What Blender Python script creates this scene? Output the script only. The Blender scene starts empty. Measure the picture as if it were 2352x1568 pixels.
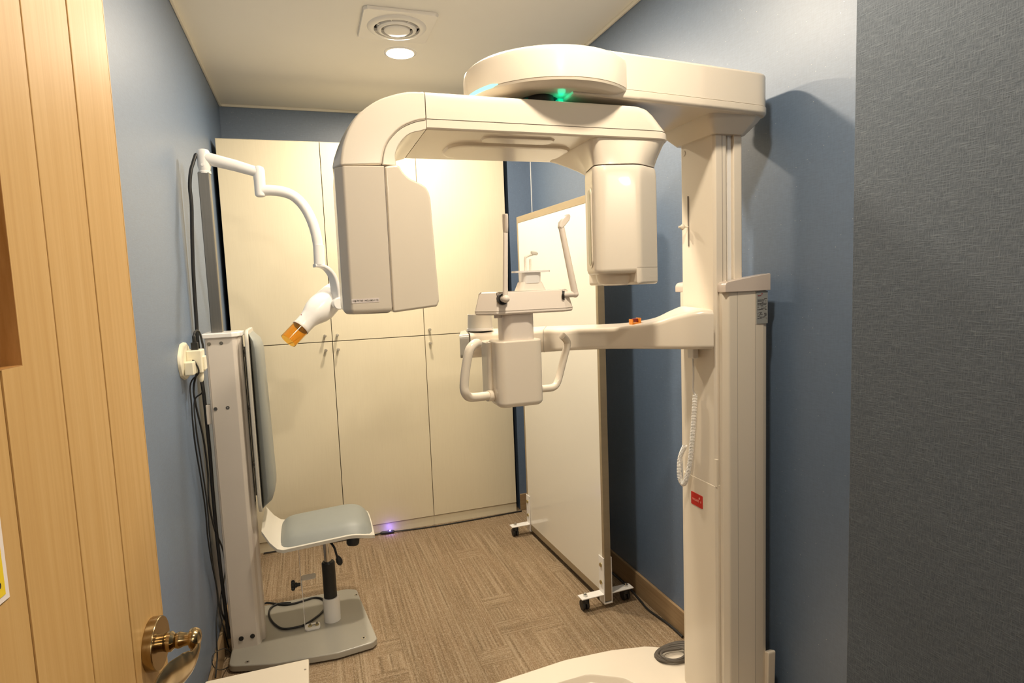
import bpy, bmesh, math, random
from math import sin, cos, radians, pi, sqrt, hypot
from mathutils import Vector, Matrix

SC = bpy.context.scene
COL = SC.collection

# ---------------------------------------------------------------- camera, light, exposure
EYE = Vector((0.0, 0.0, 1.346))
FPX = 1386.27
YAW, PIT, ROL = radians(18.563), radians(-5.483), radians(-2.22)
_f = Vector((sin(YAW)*cos(PIT), cos(YAW)*cos(PIT), sin(PIT)))
_r = Vector((cos(YAW), -sin(YAW), 0)); _u = _r.cross(_f)
CR = cos(ROL)*_r + sin(ROL)*_u
CU = -sin(ROL)*_r + cos(ROL)*_u
CF = _f
cd = bpy.data.cameras.new('camera'); cam = bpy.data.objects.new('camera', cd); COL.objects.link(cam)
cd.sensor_width = 36.0; cd.lens = FPX/2352*36.0; cd.clip_start = 0.02
m = Matrix.Identity(4)
for i in range(3):
    m[i][0] = CR[i]; m[i][1] = CU[i]; m[i][2] = -CF[i]; m[i][3] = EYE[i]
cam.matrix_world = m
SC.camera = cam

SC.view_settings.view_transform = 'Standard'
SC.view_settings.look = 'None'
SC.view_settings.gamma = 1.0
SC.view_settings.use_curve_mapping = False
SC.view_settings.exposure = 0.0
w = bpy.data.worlds.new('world'); SC.world = w; w.use_nodes = True
w.node_tree.nodes['Background'].inputs[0].default_value = (0.9, 0.85, 0.8, 1)
w.node_tree.nodes['Background'].inputs[1].default_value = 0.02

ZC = 2.40           # ceiling height
XL, XR = -0.39, 1.265
YB = 3.79
LAMP_COL = (1.0, 0.86, 0.67)
def area(name, loc, power, size=0.09, col=LAMP_COL, spread=180):
    l = bpy.data.lights.new(name, 'AREA'); l.shape = 'DISK'; l.size = size; l.energy = power; l.color = col
    l.spread = radians(spread)
    o = bpy.data.objects.new(name, l); o.location = loc; COL.objects.link(o); return o
LA = (0.472, 2.83); LD = (0.48, 1.90); LB = (0.56, 0.84); LC = (0.46, -0.25)
for (x_, y_), p_ in ((LA, 22), (LD, 20), (LB, 17), (LC, 5)): area('lamp_light', (x_, y_, ZC-0.014), p_, .10)

l_ = bpy.data.lights.new('corridor_light', 'POINT'); l_.energy = 70; l_.color = LAMP_COL; l_.shadow_soft_size = .07
o_ = bpy.data.objects.new('corridor_light', l_); o_.location = (.75, -3.1, 2.30); COL.objects.link(o_)

# ---------------------------------------------------------------- helpers
def at(px, py, ax, val):
    """point where the sight line of a measured pixel meets a plane at its real distance"""
    d = (px-1176)/FPX*CR - (py-784)/FPX*CU + CF
    i = 'xyz'.index(ax); t = (val-EYE[i])/d[i]
    return EYE + d*t

class MB:
    def __init__(s): s.bm = bmesh.new()
    def face(s, vs):
        try: s.bm.faces.new(vs)
        except ValueError: pass
    def box(s, x0, x1, y0, y1, z0, z1, M=None):
        c = [Vector((x, y, z)) for z in (z0, z1) for y in (y0, y1) for x in (x0, x1)]
        if M: c = [M @ v for v in c]
        v = [s.bm.verts.new(p) for p in c]
        for f in ((0,2,3,1),(4,5,7,6),(0,1,5,4),(2,6,7,3),(0,4,6,2),(1,3,7,5)): s.face([v[i] for i in f])
        return s
    def loft(s, rings, cap=True, closed=True):
        vr = [[s.bm.verts.new(p) for p in r] for r in rings]
        n = len(vr[0])
        for a, b in zip(vr, vr[1:]):
            for i in range(n if closed else n-1):
                j = (i+1) % n; s.face([a[i], a[j], b[j], b[i]])
        if cap: s.face(vr[0][::-1]); s.face(vr[-1])
        return s
    def prism(s, poly, axis, a, b):
        def P(p, t):
            return {'z': (p[0], p[1], t), 'y': (p[0], t, p[1]), 'x': (t, p[0], p[1])}[axis]
        return s.loft([[P(p, a) for p in poly], [P(p, b) for p in poly]])
    def tube(s, pts, r, seg=10, cap=True, smooth=0):
        pts = [Vector(p) for p in pts]
        if smooth: pts = spline(pts, smooth)
        rs = r if isinstance(r, (list, tuple)) else None
        n = len(pts); T = []
        for i in range(n):
            t = pts[min(i+1, n-1)] - pts[max(i-1, 0)]
            T.append(t.normalized() if t.length > 1e-9 else Vector((0,0,1)))
        up = Vector((0,0,1)) if abs(T[0].z) < .9 else Vector((1,0,0))
        N = (up - T[0]*up.dot(T[0])).normalized(); rings = []
        for i in range(n):
            N = (N - T[i]*N.dot(T[i])).normalized(); B = T[i].cross(N)
            k = (rs[int(round(i*(len(rs)-1)/(n-1)))] if rs else r)
            rings.append([pts[i] + N*cos(a)*k + B*sin(a)*k for a in (2*pi*j/seg for j in range(seg))])
        return s.loft(rings, cap)
    def lathe(s, prof, o=(0,0,0), d=(0,0,1), seg=32, cap=True, sx=1.0):
        o = Vector(o); d = Vector(d).normalized()
        up = Vector((1,0,0)) if abs(d.x) < .9 else Vector((0,1,0))
        N = (up - d*up.dot(d)).normalized(); B = d.cross(N)
        return s.loft([[o + d*h + (N*cos(a)*sx + B*sin(a))*max(r, 1e-4) for a in (2*pi*j/seg for j in range(seg))] for r, h in prof], cap)
    def cyl(s, p, q, r, seg=20):
        p = Vector(p); q = Vector(q); return s.lathe([(r, 0), (r, (q-p).length)], p, q-p, seg)
    def build(s, name, mat, parent=None, bevel=0, seg=3, ang=35, matrix=None, wn=True):
        bmesh.ops.recalc_face_normals(s.bm, faces=s.bm.faces)
        for f in s.bm.faces: f.smooth = True
        lim = radians(ang)
        if not bevel:
            for e in s.bm.edges:
                if len(e.link_faces) == 2 and e.calc_face_angle(0) > lim: e.smooth = False
        me = bpy.data.meshes.new(name); s.bm.to_mesh(me); s.bm.free()
        if matrix: me.transform(matrix)
        o = bpy.data.objects.new(name, me); COL.objects.link(o)
        if mat: me.materials.append(mat)
        if bevel:
            b = o.modifiers.new('bevel', 'BEVEL'); b.width = bevel; b.segments = seg; b.limit_method = 'ANGLE'
            b.angle_limit = lim; b.harden_normals = True
        elif wn:
            b = o.modifiers.new('weighted', 'WEIGHTED_NORMAL'); b.keep_sharp = True; b.mode = 'FACE_AREA'; b.weight = 60
        if parent:
            o.parent = parent
            base = parent
            o.matrix_parent_inverse = world_of(parent).inverted()
        return o
def world_of(o):
    M = o.matrix_basis.copy()
    while o.parent:
        M = o.parent.matrix_basis @ o.matrix_parent_inverse @ M if False else (o.parent.matrix_basis @ (o.matrix_parent_inverse @ M))
        o = o.parent
    return M
def spline(pts, n=6, closed=False):
    out = []
    L = len(pts)
    for i in range(L if closed else L-1):
        if closed: p0, p1, p2, p3 = pts[i-1], pts[i], pts[(i+1) % L], pts[(i+2) % L]
        else: p0, p1, p2, p3 = pts[max(i-1,0)], pts[i], pts[i+1], pts[min(i+2, L-1)]
        for k in range(n):
            t = k/n
            out.append(0.5*((2*p1) + (p2-p0)*t + (2*p0-5*p1+4*p2-p3)*t*t + (3*p1-p0-3*p2+p3)*t**3))
    if not closed: out.append(pts[-1])
    return out
def rrect(x0, x1, y0, y1, r, n=6):
    out = []
    for cx, cy, a0 in ((x1-r, y1-r, 0), (x0+r, y1-r, 90), (x0+r, y0+r, 180), (x1-r, y0+r, 270)):
        for k in range(n+1):
            a = radians(a0+90*k/n); out.append((cx+r*cos(a), cy+r*sin(a)))
    return out
def rpoly(poly, r, n=5):
    """round the corners of a 2D polygon; r may be a list"""
    out = []; L = len(poly)
    for i in range(L):
        p = Vector(poly[i]); a = Vector(poly[i-1])-p; b = Vector(poly[(i+1) % L])-p
        ri = r[i] if isinstance(r, (list, tuple)) else r
        if ri <= 0: out.append(tuple(p)); continue
        an, bn = a.normalized(), b.normalized()
        half = max(0.05, an.angle(bn)/2)
        d = min(ri/math.tan(half), a.length*.49, b.length*.49)
        s0, s1 = p+an*d, p+bn*d
        for k in range(n+1):
            t = k/n; q = s0*(1-t)**2 + p*2*t*(1-t) + s1*t*t; out.append(tuple(q))
    return out
def grow(poly, d):
    """move every vertex of a 2D polygon inward by d"""
    L = len(poly); c = Vector((sum(p[0] for p in poly)/L, sum(p[1] for p in poly)/L)); out = []
    A = sum(poly[i][0]*poly[(i+1)%L][1]-poly[(i+1)%L][0]*poly[i][1] for i in range(L))
    sg = 1 if A > 0 else -1
    for i in range(L):
        p = Vector(poly[i]); t = Vector(poly[(i+1)%L])-Vector(poly[i-1])
        if t.length < 1e-9: out.append(tuple(p)); continue
        n = Vector((-t.y, t.x)).normalized()*sg
        out.append(tuple(p+n*d))
    return out
def ray_n(poly, n, c=None):
    """n points of a convex outline, by angle around c"""
    P_ = [Vector(p) for p in poly]; xs = [p.x for p in P_]; ys = [p.y for p in P_]
    c = Vector(c) if c else Vector(((min(xs)+max(xs))/2, (min(ys)+max(ys))/2)); out = []
    for k_ in range(n):
        a = 2*pi*k_/n; d = Vector((cos(a), sin(a))); best = 0
        for i in range(len(P_)):
            p, q = P_[i]-c, P_[(i+1) % len(P_)]-c; e = q-p; den = d.x*e.y-d.y*e.x
            if abs(den) < 1e-12: continue
            t = (p.x*e.y-p.y*e.x)/den; u_ = (p.x*d.y-p.y*d.x)/den
            if t > 0 and -1e-6 <= u_ <= 1+1e-6: best = max(best, t)
        out.append(tuple(c+d*best))
    return out
def ringz(poly, z): return [(p[0], p[1], z) for p in poly]
def soft_rings(poly, z0, z1, r0, r1, n=4):
    """vertical loft with rounded bottom (r0) and top (r1) edges"""
    R = []
    if r0:
        for k in range(n+1):
            a = pi/2*k/n; R.append(ringz(grow(poly, r0*(1-sin(a))), z0+r0*(1-cos(a))))
    else: R.append(ringz(poly, z0))
    if r1:
        for k in range(n+1):
            a = pi/2*k/n; R.append(ringz(grow(poly, r1*(1-cos(a))), z1-r1*(1-sin(a))))
    else: R.append(ringz(poly, z1))
    return R
def empty(name, loc, label=None, cat=None, group=None, kind=None):
    o = bpy.data.objects.new(name, None); COL.objects.link(o); o.location = loc; o.empty_display_size = .1
    return tag(o, label, cat, group, kind)
def tag(o, label=None, cat=None, group=None, kind=None):
    if label: o['label'] = label
    if cat: o['category'] = cat
    if group: o['group'] = group
    if kind: o['kind'] = kind
    return o
def struct(o): o['kind'] = 'structure'; return o
def text_mesh(name, body, size, M, mat, parent, align='CENTER', ext=0.0003):
    c = bpy.data.curves.new(name, 'FONT'); c.body = body; c.size = size; c.align_x = align; c.align_y = 'CENTER'; c.extrude = ext
    t = bpy.data.objects.new('tmp', c); COL.objects.link(t)
    dg = bpy.context.evaluated_depsgraph_get(); me = bpy.data.meshes.new_from_object(t.evaluated_get(dg))
    bpy.data.objects.remove(t); me.transform(M); me.name = name
    o = bpy.data.objects.new(name, me); COL.objects.link(o); me.materials.clear(); me.materials.append(mat)
    o.parent = parent; o.matrix_parent_inverse = world_of(parent).inverted()
    return o
def frame(o, x, y):
    x = Vector(x).normalized(); y = Vector(y); y = (y-x*y.dot(x)).normalized(); z = x.cross(y)
    M = Matrix.Identity(4)
    for i in range(3): M[i][0], M[i][1], M[i][2], M[i][3] = x[i], y[i], z[i], o[i]
    return M

# ---------------------------------------------------------------- materials
def mat(name, col, rough=.5, metal=0, spec=.5, coat=0, emit=None, es=0, trans=0, ior=1.45):
    m = bpy.data.materials.new(name); m.use_nodes = True; b = m.node_tree.nodes['Principled BSDF']
    b.inputs['Base Color'].default_value = (*col, 1); b.inputs['Roughness'].default_value = rough
    b.inputs['Metallic'].default_value = metal; b.inputs['Specular IOR Level'].default_value = spec
    b.inputs['Coat Weight'].default_value = coat; b.inputs['IOR'].default_value = ior
    b.inputs['Transmission Weight'].default_value = trans
    if emit: b.inputs['Emission Color'].default_value = (*emit, 1); b.inputs['Emission Strength'].default_value = es
    return m
class NT:
    def __init__(s, m): s.m = m; s.t = m.node_tree; s.b = s.t.nodes['Principled BSDF']
    def n(s, ty, **k):
        x = s.t.nodes.new(ty)
        for a, v in k.items():
            if a.startswith('i_'): x.inputs[a[2:].replace('_', ' ')].default_value = v
            else: setattr(x, a, v)
        return x
    def l(s, a, b): s.t.links.new(a, b)
    def math(s, op, a, b=None, c=None):
        x = s.n('ShaderNodeMath', operation=op)
        for i, v in enumerate((a, b, c)):
            if v is None: continue
            if isinstance(v, (int, float)): x.inputs[i].default_value = v
            else: s.l(v, x.inputs[i])
        return x.outputs[0]
    def pos(s): return s.n('ShaderNodeNewGeometry').outputs['Position']
    def scaled(s, v, sc):
        x = s.n('ShaderNodeVectorMath', operation='MULTIPLY'); s.l(v, x.inputs[0]); x.inputs[1].default_value = sc; return x.outputs[0]
    def noise(s, v, scale, detail=3, rough=.5):
        x = s.n('ShaderNodeTexNoise'); x.inputs['Scale'].default_value = scale; x.inputs['Detail'].default_value = detail
        x.inputs['Roughness'].default_value = rough; s.l(v, x.inputs['Vector']); return x.outputs['Fac']
    def ramp(s, f, stops):
        x = s.n('ShaderNodeValToRGB'); s.l(f, x.inputs[0]); e = x.color_ramp.elements
        while len(e) < len(stops): e.new(.5)
        for q, (p, c) in zip(e, stops): q.position = p; q.color = (*c, 1) if len(c) == 3 else c
        return x.outputs[0]
    def mix(s, f, a, b, mode='MIX'):
        x = s.n('ShaderNodeMix', data_type='RGBA', blend_type=mode)
        for i, v in ((0, f), (6, a), (7, b)):
            if isinstance(v, (int, float)): x.inputs[i].default_value = v
            elif isinstance(v, tuple): x.inputs[i].default_value = (*v, 1)
            else: s.l(v, x.inputs[i])
        return x.outputs[2]
    def bump(s, h, st, d=.001):
        x = s.n('ShaderNodeBump'); x.inputs['Strength'].default_value = st; x.inputs['Distance'].default_value = d
        s.l(h, x.inputs['Height']); s.l(x.outputs[0], s.b.inputs['Normal'])
    def col(s, c): s.l(c, s.b.inputs['Base Color'])

def grain(m, base, var, sc, bump=.0, rough=None):
    k = NT(m); v = k.scaled(k.pos(), sc); f = k.noise(v, 1.0, 4, .6)
    lo = tuple(c*(1-var) for c in base); hi = tuple(min(1, c*(1+var)) for c in base)
    k.col(k.ramp(f, [(.3, lo), (.7, hi)]))
    if bump: k.bump(f, bump)
    return m
M = {}
M['cream'] = grain(mat('cream_plastic', (.78,.70,.585), .22, coat=.12), (.78,.70,.585), .015, (3,3,3))
M['cream2'] = grain(mat('cream_panel', (.77,.69,.57), .22, coat=.15), (.77,.69,.57), .015, (3,3,3))
M['taupe'] = grain(mat('taupe_plastic', (.62,.53,.46), .18, coat=.25), (.62,.53,.46), .02, (3,3,3))
M['white'] = grain(mat('white_enamel', (.86,.84,.81), .2, coat=.3), (.86,.84,.81), .01, (3,3,3))
M['offwhite'] = grain(mat('offwhite_paint', (.70,.64,.57), .4), (.70,.64,.57), .02, (2,2,6))
M['pinkwhite'] = grain(mat('satin_plastic', (.78,.70,.62), .22), (.78,.70,.62), .01, (3,3,3))
M['outlet'] = grain(mat('ivory_plastic', (.82,.77,.60), .35), (.82,.77,.60), .02, (20,20,20))
M['ceiling'] = grain(mat('ceiling_paint', (.88,.85,.78), .85, spec=.2), (.88,.85,.78), .02, (1.2,1.2,1))
M['moulding'] = grain(mat('moulding_paint', (.80,.76,.66), .6), (.80,.76,.66), .02, (3,3,3))
M['vent'] = grain(mat('vent_plastic', (.80,.77,.72), .45), (.80,.77,.72), .015, (6,6,6))
M['dark'] = grain(mat('dark_void', (.03,.027,.024), .8), (.03,.027,.024), .2, (9,9,9))
M['black'] = grain(mat('black_rubber', (.018,.018,.018), .45), (.018,.018,.018), .15, (30,30,30))
M['cordgrey'] = grain(mat('grey_rubber', (.11,.095,.08), .5), (.11,.095,.08), .1, (30,30,30))
M['vinyl'] = grain(mat('grey_vinyl', (.25,.265,.25), .45), (.25,.265,.25), .03, (8,8,8), .05)
M['baseplate'] = grain(mat('grey_lacquer', (.36,.34,.29), .28, coat=.2), (.36,.34,.29), .02, (4,4,4))
M['steel'] = grain(mat('brushed_steel', (.25,.24,.22), .34, 1), (.25,.24,.22), .12, (60,60,2))
M['satin'] = grain(mat('satin_nickel', (.52,.48,.40), .42, .8), (.52,.48,.40), .05, (60,60,60))
M['gapbrown'] = grain(mat('chipboard', (.20,.14,.085), .8), (.20,.14,.085), .15, (40,40,40))
M['seatshell'] = grain(mat('seat_shell_plastic', (.60,.57,.50), .35), (.60,.57,.50), .02, (6,6,6))
M['boxpaint'] = grain(mat('cabinet_paint', (.52,.46,.37), .4), (.52,.46,.37), .02, (4,4,4))
M['chrome'] = grain(mat('chrome', (.7,.69,.66), .18, 1), (.7,.69,.66), .04, (10,10,10))
M['brass'] = grain(mat('antique_brass', (.34,.25,.13), .20, 1), (.34,.25,.13), .12, (15,80,15))
M['boltbrass'] = grain(mat('zinc_bolt', (.50,.42,.22), .35, 1), (.50,.42,.22), .08, (60,60,60))
M['seam'] = grain(mat('seam_line', (.20,.17,.14), .7), (.20,.17,.14), .1, (20,20,20))
M['softseam'] = grain(mat('soft_seam', (.42,.37,.31), .7), (.42,.37,.31), .05, (20,20,20))
M['frame'] = grain(mat('bronze_frame', (.36,.29,.19), .4, .3), (.36,.29,.19), .05, (5,5,30))
M['board'] = grain(mat('white_board', (.84,.80,.70), .16, coat=.4), (.84,.80,.70), .01, (3,3,3))
M['slot'] = grain(mat('olive_window', (.42,.40,.28), .25), (.42,.40,.28), .03, (9,9,9))
M['red'] = grain(mat('red_label', (.55,.02,.012), .4), (.55,.02,.012), .05, (30,30,30))
M['redtext'] = grain(mat('pink_ink', (.78,.30,.24), .5), (.78,.30,.24), .05, (30,30,30))
M['plate'] = grain(mat('rating_plate', (.30,.31,.30), .5), (.30,.31,.30), .05, (40,40,40))
M['ink'] = grain(mat('dark_ink', (.06,.05,.05), .6), (.06,.05,.05), .1, (40,40,40))
M['inkred'] = grain(mat('red_ink', (.30,.03,.03), .6), (.30,.03,.03), .1, (40,40,40))
M['sticker'] = grain(mat('paper_sticker', (.84,.76,.72), .6), (.84,.76,.72), .02, (40,40,40))
M['yellow'] = grain(mat('yellow_print', (.85,.62,.02), .5), (.85,.62,.02), .03, (40,40,40))
M['orange'] = grain(mat('orange_plastic', (.80,.26,.02), .4), (.80,.26,.02), .04, (40,40,40))
M['darkred'] = grain(mat('dark_red_plastic', (.18,.015,.012), .4), (.18,.015,.012), .1, (40,40,40))
M['clear'] = mat('clear_plastic', (.95,.95,.93), .15, trans=.45)
M['milky'] = grain(mat('milky_plastic', (.92,.88,.80), .3, trans=.25), (.92,.88,.80), .01, (9,9,9))
M['endgrey'] = grain(mat('grey_end_plastic', (.36,.34,.30), .25), (.36,.34,.30), .02, (9,9,9))
M['amber'] = mat('amber_acrylic', (1.0,.42,.04), .06, trans=.93, ior=1.3)
k = NT(M['amber']); k.col(k.ramp(k.noise(k.scaled(k.pos(), (6,6,6)), 1), [(.3, (1,.60,.12)), (.7, (1,.64,.16))]))
k = NT(M['clear']); k.col(k.ramp(k.noise(k.scaled(k.pos(), (6,6,6)), 1), [(.3, (.93,.93,.91)), (.7, (.97,.97,.95))]))
M['lampglow'] = mat('lamp_glow', (1,1,1), .5, emit=(1,.86,.66), es=80)
M['led'] = mat('led_cyan', (.1,.6,.5), .4, emit=(.30,1,.82), es=1.6)
M['green'] = mat('led_green', (.02,.5,.3), .4, emit=(.0,.50,.27), es=.9)
M['violet'] = mat('led_violet', (.3,.2,1), .4, emit=(.25,.15,1), es=30)

# blue sparkling wallpaper: fine horizontal weave with tiny glitter
def wallpaper(name, axis, base, glit=True):
    m = mat(name, base, .42, spec=.55); k = NT(m); p = k.pos()
    s1 = (6, 6, 900) ; f1 = k.noise(k.scaled(p, (55, 55, 620)), 1, 3, .6)
    f2 = k.noise(k.scaled(p, (420, 420, 40)), 1, 3, .6)
    f = k.math('ADD', k.math('MULTIPLY', f1, .6), k.math('MULTIPLY', f2, .4))
    big = k.noise(k.scaled(p, (1.5, 1.5, 1.5)), 1, 2)
    c = k.ramp(f, [(.32, tuple(x*.80 for x in base)), (.68, tuple(x*1.2 for x in base))])
    c = k.mix(k.math('MULTIPLY', big, .25), c, tuple(x*.9 for x in base))
    if glit:
        v = k.n('ShaderNodeTexVoronoi'); k.l(p, v.inputs['Vector']); v.inputs['Scale'].default_value = 95
        wn = k.n('ShaderNodeTexWhiteNoise', noise_dimensions='3D'); k.l(v.outputs['Position'], wn.inputs['Vector'])
        hit = k.math('MULTIPLY', k.math('LESS_THAN', v.outputs['Distance'], .080), k.math('GREATER_THAN', wn.outputs['Value'], .84))
        c = k.mix(hit, c, (.62, .62, .60))
        rg = k.math('SUBTRACT', .42, k.math('MULTIPLY', hit, .25)); k.l(rg, k.b.inputs['Roughness'])
    k.col(c); k.bump(f, .35, .0006)
    # pearl sheen of the wallpaper: a rough neutral gloss over the blue ground
    gl = k.n('ShaderNodeBsdfGlossy'); gl.inputs['Color'].default_value = (.92, .90, .88, 1); gl.inputs['Roughness'].default_value = .52
    mx = k.n('ShaderNodeMixShader'); mx.inputs[0].default_value = .085
    k.l(k.b.outputs[0], mx.inputs[1]); k.l(gl.outputs[0], mx.inputs[2])
    k.l(mx.outputs[0], k.t.nodes['Material Output'].inputs['Surface'])
    return m
BLUE = (.098, .155, .250)
M['wall'] = wallpaper('blue_wallpaper', 'x', BLUE)
# charcoal linen wallpaper
m_ = mat('charcoal_linen_wallpaper', (.1,.1,.1), .75, spec=.2); k = NT(m_); p = k.pos()
fa = k.noise(k.scaled(p, (70, 70, 560)), 1, 2, .5); fb = k.noise(k.scaled(p, (480, 480, 85)), 1, 2, .5)
big = k.noise(k.scaled(p, (9, 9, 9)), 1, 2)
f = k.math('ADD', k.math('MULTIPLY', k.math('MAXIMUM', fa, fb), .8), k.math('MULTIPLY', k.math('MULTIPLY', fa, fb), .6))
k.col(k.mix(k.math('MULTIPLY', big, .5), k.ramp(f, [(.38, (.078,.096,.119)), (.75, (.132,.156,.186)), (.92, (.18,.205,.23))]), (.105,.118,.138)))
k.bump(f, .6, .0012); M['linen'] = m_
# laminate of the cabinets: fine vertical streaks
m_ = mat('cream_laminate', (.78,.72,.56), .38, spec=.4); k = NT(m_); p = k.pos()
f = k.noise(k.scaled(p, (420, 420, 7)), 1, 3, .55)
k.col(k.ramp(f, [(.25, (.70,.625,.458)), (.5, (.72,.645,.475)), (.8, (.732,.658,.488))])); M['laminate'] = m_
# oak veneer of the door
m_ = mat('oak_veneer', (.7,.45,.2), .42, spec=.35); k = NT(m_); p = k.pos()
f = k.noise(k.scaled(p, (160, 160, 3.2)), 1, 4, .6); g = k.noise(k.scaled(p, (34, 34, 1.2)), 1, 3, .5)
c = k.ramp(f, [(.25, (.52,.305,.105)), (.55, (.61,.385,.155)), (.8, (.68,.46,.21))])
c = k.mix(k.math('MULTIPLY', g, .6), c, (.56,.335,.115)); k.col(c); k.bump(f, .08, .0005); M['oak'] = m_
m_ = mat('walnut_reveal', (.35,.18,.06), .5, spec=.3); k = NT(m_); p = k.pos()
g = k.noise(k.scaled(p, (60, 60, 9)), 1, 5, .65)
k.col(k.ramp(g, [(.3, (.30,.14,.035)), (.7, (.48,.26,.09))])); M['reveal'] = m_
m_ = mat('oak_groove', (.2,.1,.03), .7, spec=.2); k = NT(m_)
k.col(k.ramp(k.noise(k.scaled(k.pos(), (160,160,4)), 1), [(.3, (.16,.08,.02)), (.7, (.26,.13,.04))])); M['groove'] = m_
# brown wood-look baseboard
m_ = mat('brown_skirting', (.3,.2,.1), .4, spec=.4); k = NT(m_); p = k.pos()
g = k.noise(k.scaled(p, (6, 6, 160)), 1, 4, .6)
k.col(k.ramp(g, [(.3, (.27,.18,.095)), (.7, (.36,.25,.14))])); M['skirt'] = m_
# loop pile carpet: stripes along y broken by cross woven patches
m_ = mat('loop_carpet', (.4,.3,.2), .95, spec=.1); k = NT(m_); p = k.pos()
sx = k.n('ShaderNodeSeparateXYZ'); k.l(p, sx.inputs[0])
X, Y = sx.outputs[0], sx.outputs[1]
cx_ = k.math('FLOOR', k.math('MULTIPLY', X, 1/.125)); cy_ = k.math('FLOOR', k.math('MULTIPLY', k.math('ADD', Y, k.math('MULTIPLY', cx_, .037)), 1/.10))
cc = k.n('ShaderNodeCombineXYZ'); k.l(cx_, cc.inputs[0]); k.l(cy_, cc.inputs[1])
wn = k.n('ShaderNodeTexWhiteNoise', noise_dimensions='2D'); k.l(cc.outputs[0], wn.inputs['Vector'])
cross = k.math('GREATER_THAN', wn.outputs['Value'], .86)
al = k.noise(k.scaled(p, (130, 2.2, 1)), 1, 1, .5); ac = k.noise(k.scaled(p, (2.2, 130, 1)), 1, 1, .5)
mixf = k.n('ShaderNodeMix', data_type='FLOAT'); k.l(cross, mixf.inputs[0]); k.l(al, mixf.inputs[2]); k.l(ac, mixf.inputs[3])
wv = mixf.outputs[0]
wide = k.noise(k.scaled(p, (26, 1.6, 1)), 1, 2, .5)
lp = k.n('ShaderNodeTexVoronoi'); lp.inputs['Scale'].default_value = 1; k.l(k.scaled(p, (260, 150, 1)), lp.inputs['Vector'])
c = k.ramp(wv, [(.30, (.155,.105,.058)), (.5, (.24,.17,.10)), (.70, (.34,.258,.168))])
c = k.mix(k.math('MULTIPLY', k.math('SUBTRACT', wide, .35), 1.2), c, (.27,.175,.10))
c = k.mix(k.math('MULTIPLY', k.math('MAXIMUM', k.math('SUBTRACT', lp.outputs['Distance'], .30), 0.0), .55), c, (.55,.45,.33))
k.col(c); k.bump(k.math('ADD', wv, lp.outputs['Distance']), .7, .003); M['carpet'] = m_

# ---------------------------------------------------------------- room shell
Y0 = -4.2
fl = struct(MB().box(XL-.1, XR+.1, Y0-.1, YB+.1, -.10, -.006).build('floor', M['dark']))
tile = MB().box(-.249, .249, -.249, .249, -.006, 0)
t0 = tile.build('carpet_tile', M['carpet'])
first = True
for i in range(4):
    for j in range(9):
        x, y = XL+.14+.5*i, YB-.25-.5*j-.28
        if y+.25 < .2: continue
        x0, x1 = max(XL, x-.2498), min(XR, x+.2498); y1 = min(3.79, y+.2498)
        if x1-x0 < .02: continue
        if first: o = t0; first = False
        else: o = t0.copy(); COL.objects.link(o)
        o.parent = fl
        o.location = ((x0+x1)/2, (y-.2498+y1)/2, 0); o.scale = ((x1-x0)/.498, (y1-y+.2498)/.498, 1)
struct(MB().box(XL-.1, XR+.1, Y0-.1, YB+.1, ZC, ZC+.1).build('ceiling', M['ceiling']))
struct(MB().box(XL-.12, XL, Y0, YB, 0, ZC).build('wall_left', M['wall']))
struct(MB().box(XR, XR+.12, .854, YB, 0, ZC).build('wall_right', M['wall']))
struct(MB().box(XL-.12, XR+.12, YB, YB+.12, 0, ZC).build('wall_back', M['wall']))
struct(MB().box(1.122, XR, 3.31, YB, 0, ZC).build('wall_back_right', M['wall']))
struct(MB().box(.95, XR+.12, Y0, .854, 0, ZC).build('wall_front_right', M['linen'], bevel=.002, seg=2))
struct(MB().box(XL-.12, XR+.12, Y0-.12, Y0, 0, ZC).build('wall_front', M['ceiling']))
# skirting with a small lip
def skirt(name, x0, x1, y0, y1, lip):
    o = MB().box(x0, x1, y0, y1, 0, .098).build(name, M['skirt'], bevel=.003, seg=2); return struct(o)
skirt('baseboard_left', XL, XL+.012, .2, 3.28, 1)
skirt('baseboard_right', XR-.012, XR, .856, 3.31, 1)
skirt('baseboard_back', 1.122, XR-.012, 3.298, 3.31, 1)
# moulding along the ceiling
struct(MB().box(XL, XL+.012, .2, YB, ZC-.014, ZC).build('trim_1', M['moulding'], bevel=.003))
struct(MB().box(XR-.012, XR, .856, 3.31, ZC-.014, ZC).build('trim_2', M['moulding'], bevel=.003))
struct(MB().box(XL+.012, 1.122, YB-.012, YB, ZC-.014, ZC).build('trim_3', M['moulding'], bevel=.003))
struct(MB().cyl((XR-.001, 3.309, .098), (XR-.001, 3.309, ZC-.014), .0025, 8).build('trim_4', M['white']))   # white bead in the corner

# ---------------------------------------------------------------- door, standing open
PH = radians(6.5); DU = Vector((sin(PH), cos(PH), 0)); DN = Vector((cos(PH), -sin(PH), 0))
H0 = Vector((-.191, .759, 0))
DM = Matrix.Identity(4)
for i in range(3): DM[i][0], DM[i][1], DM[i][2], DM[i][3] = DU[i], DN[i], (0,0,1)[i], H0[i]
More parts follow.
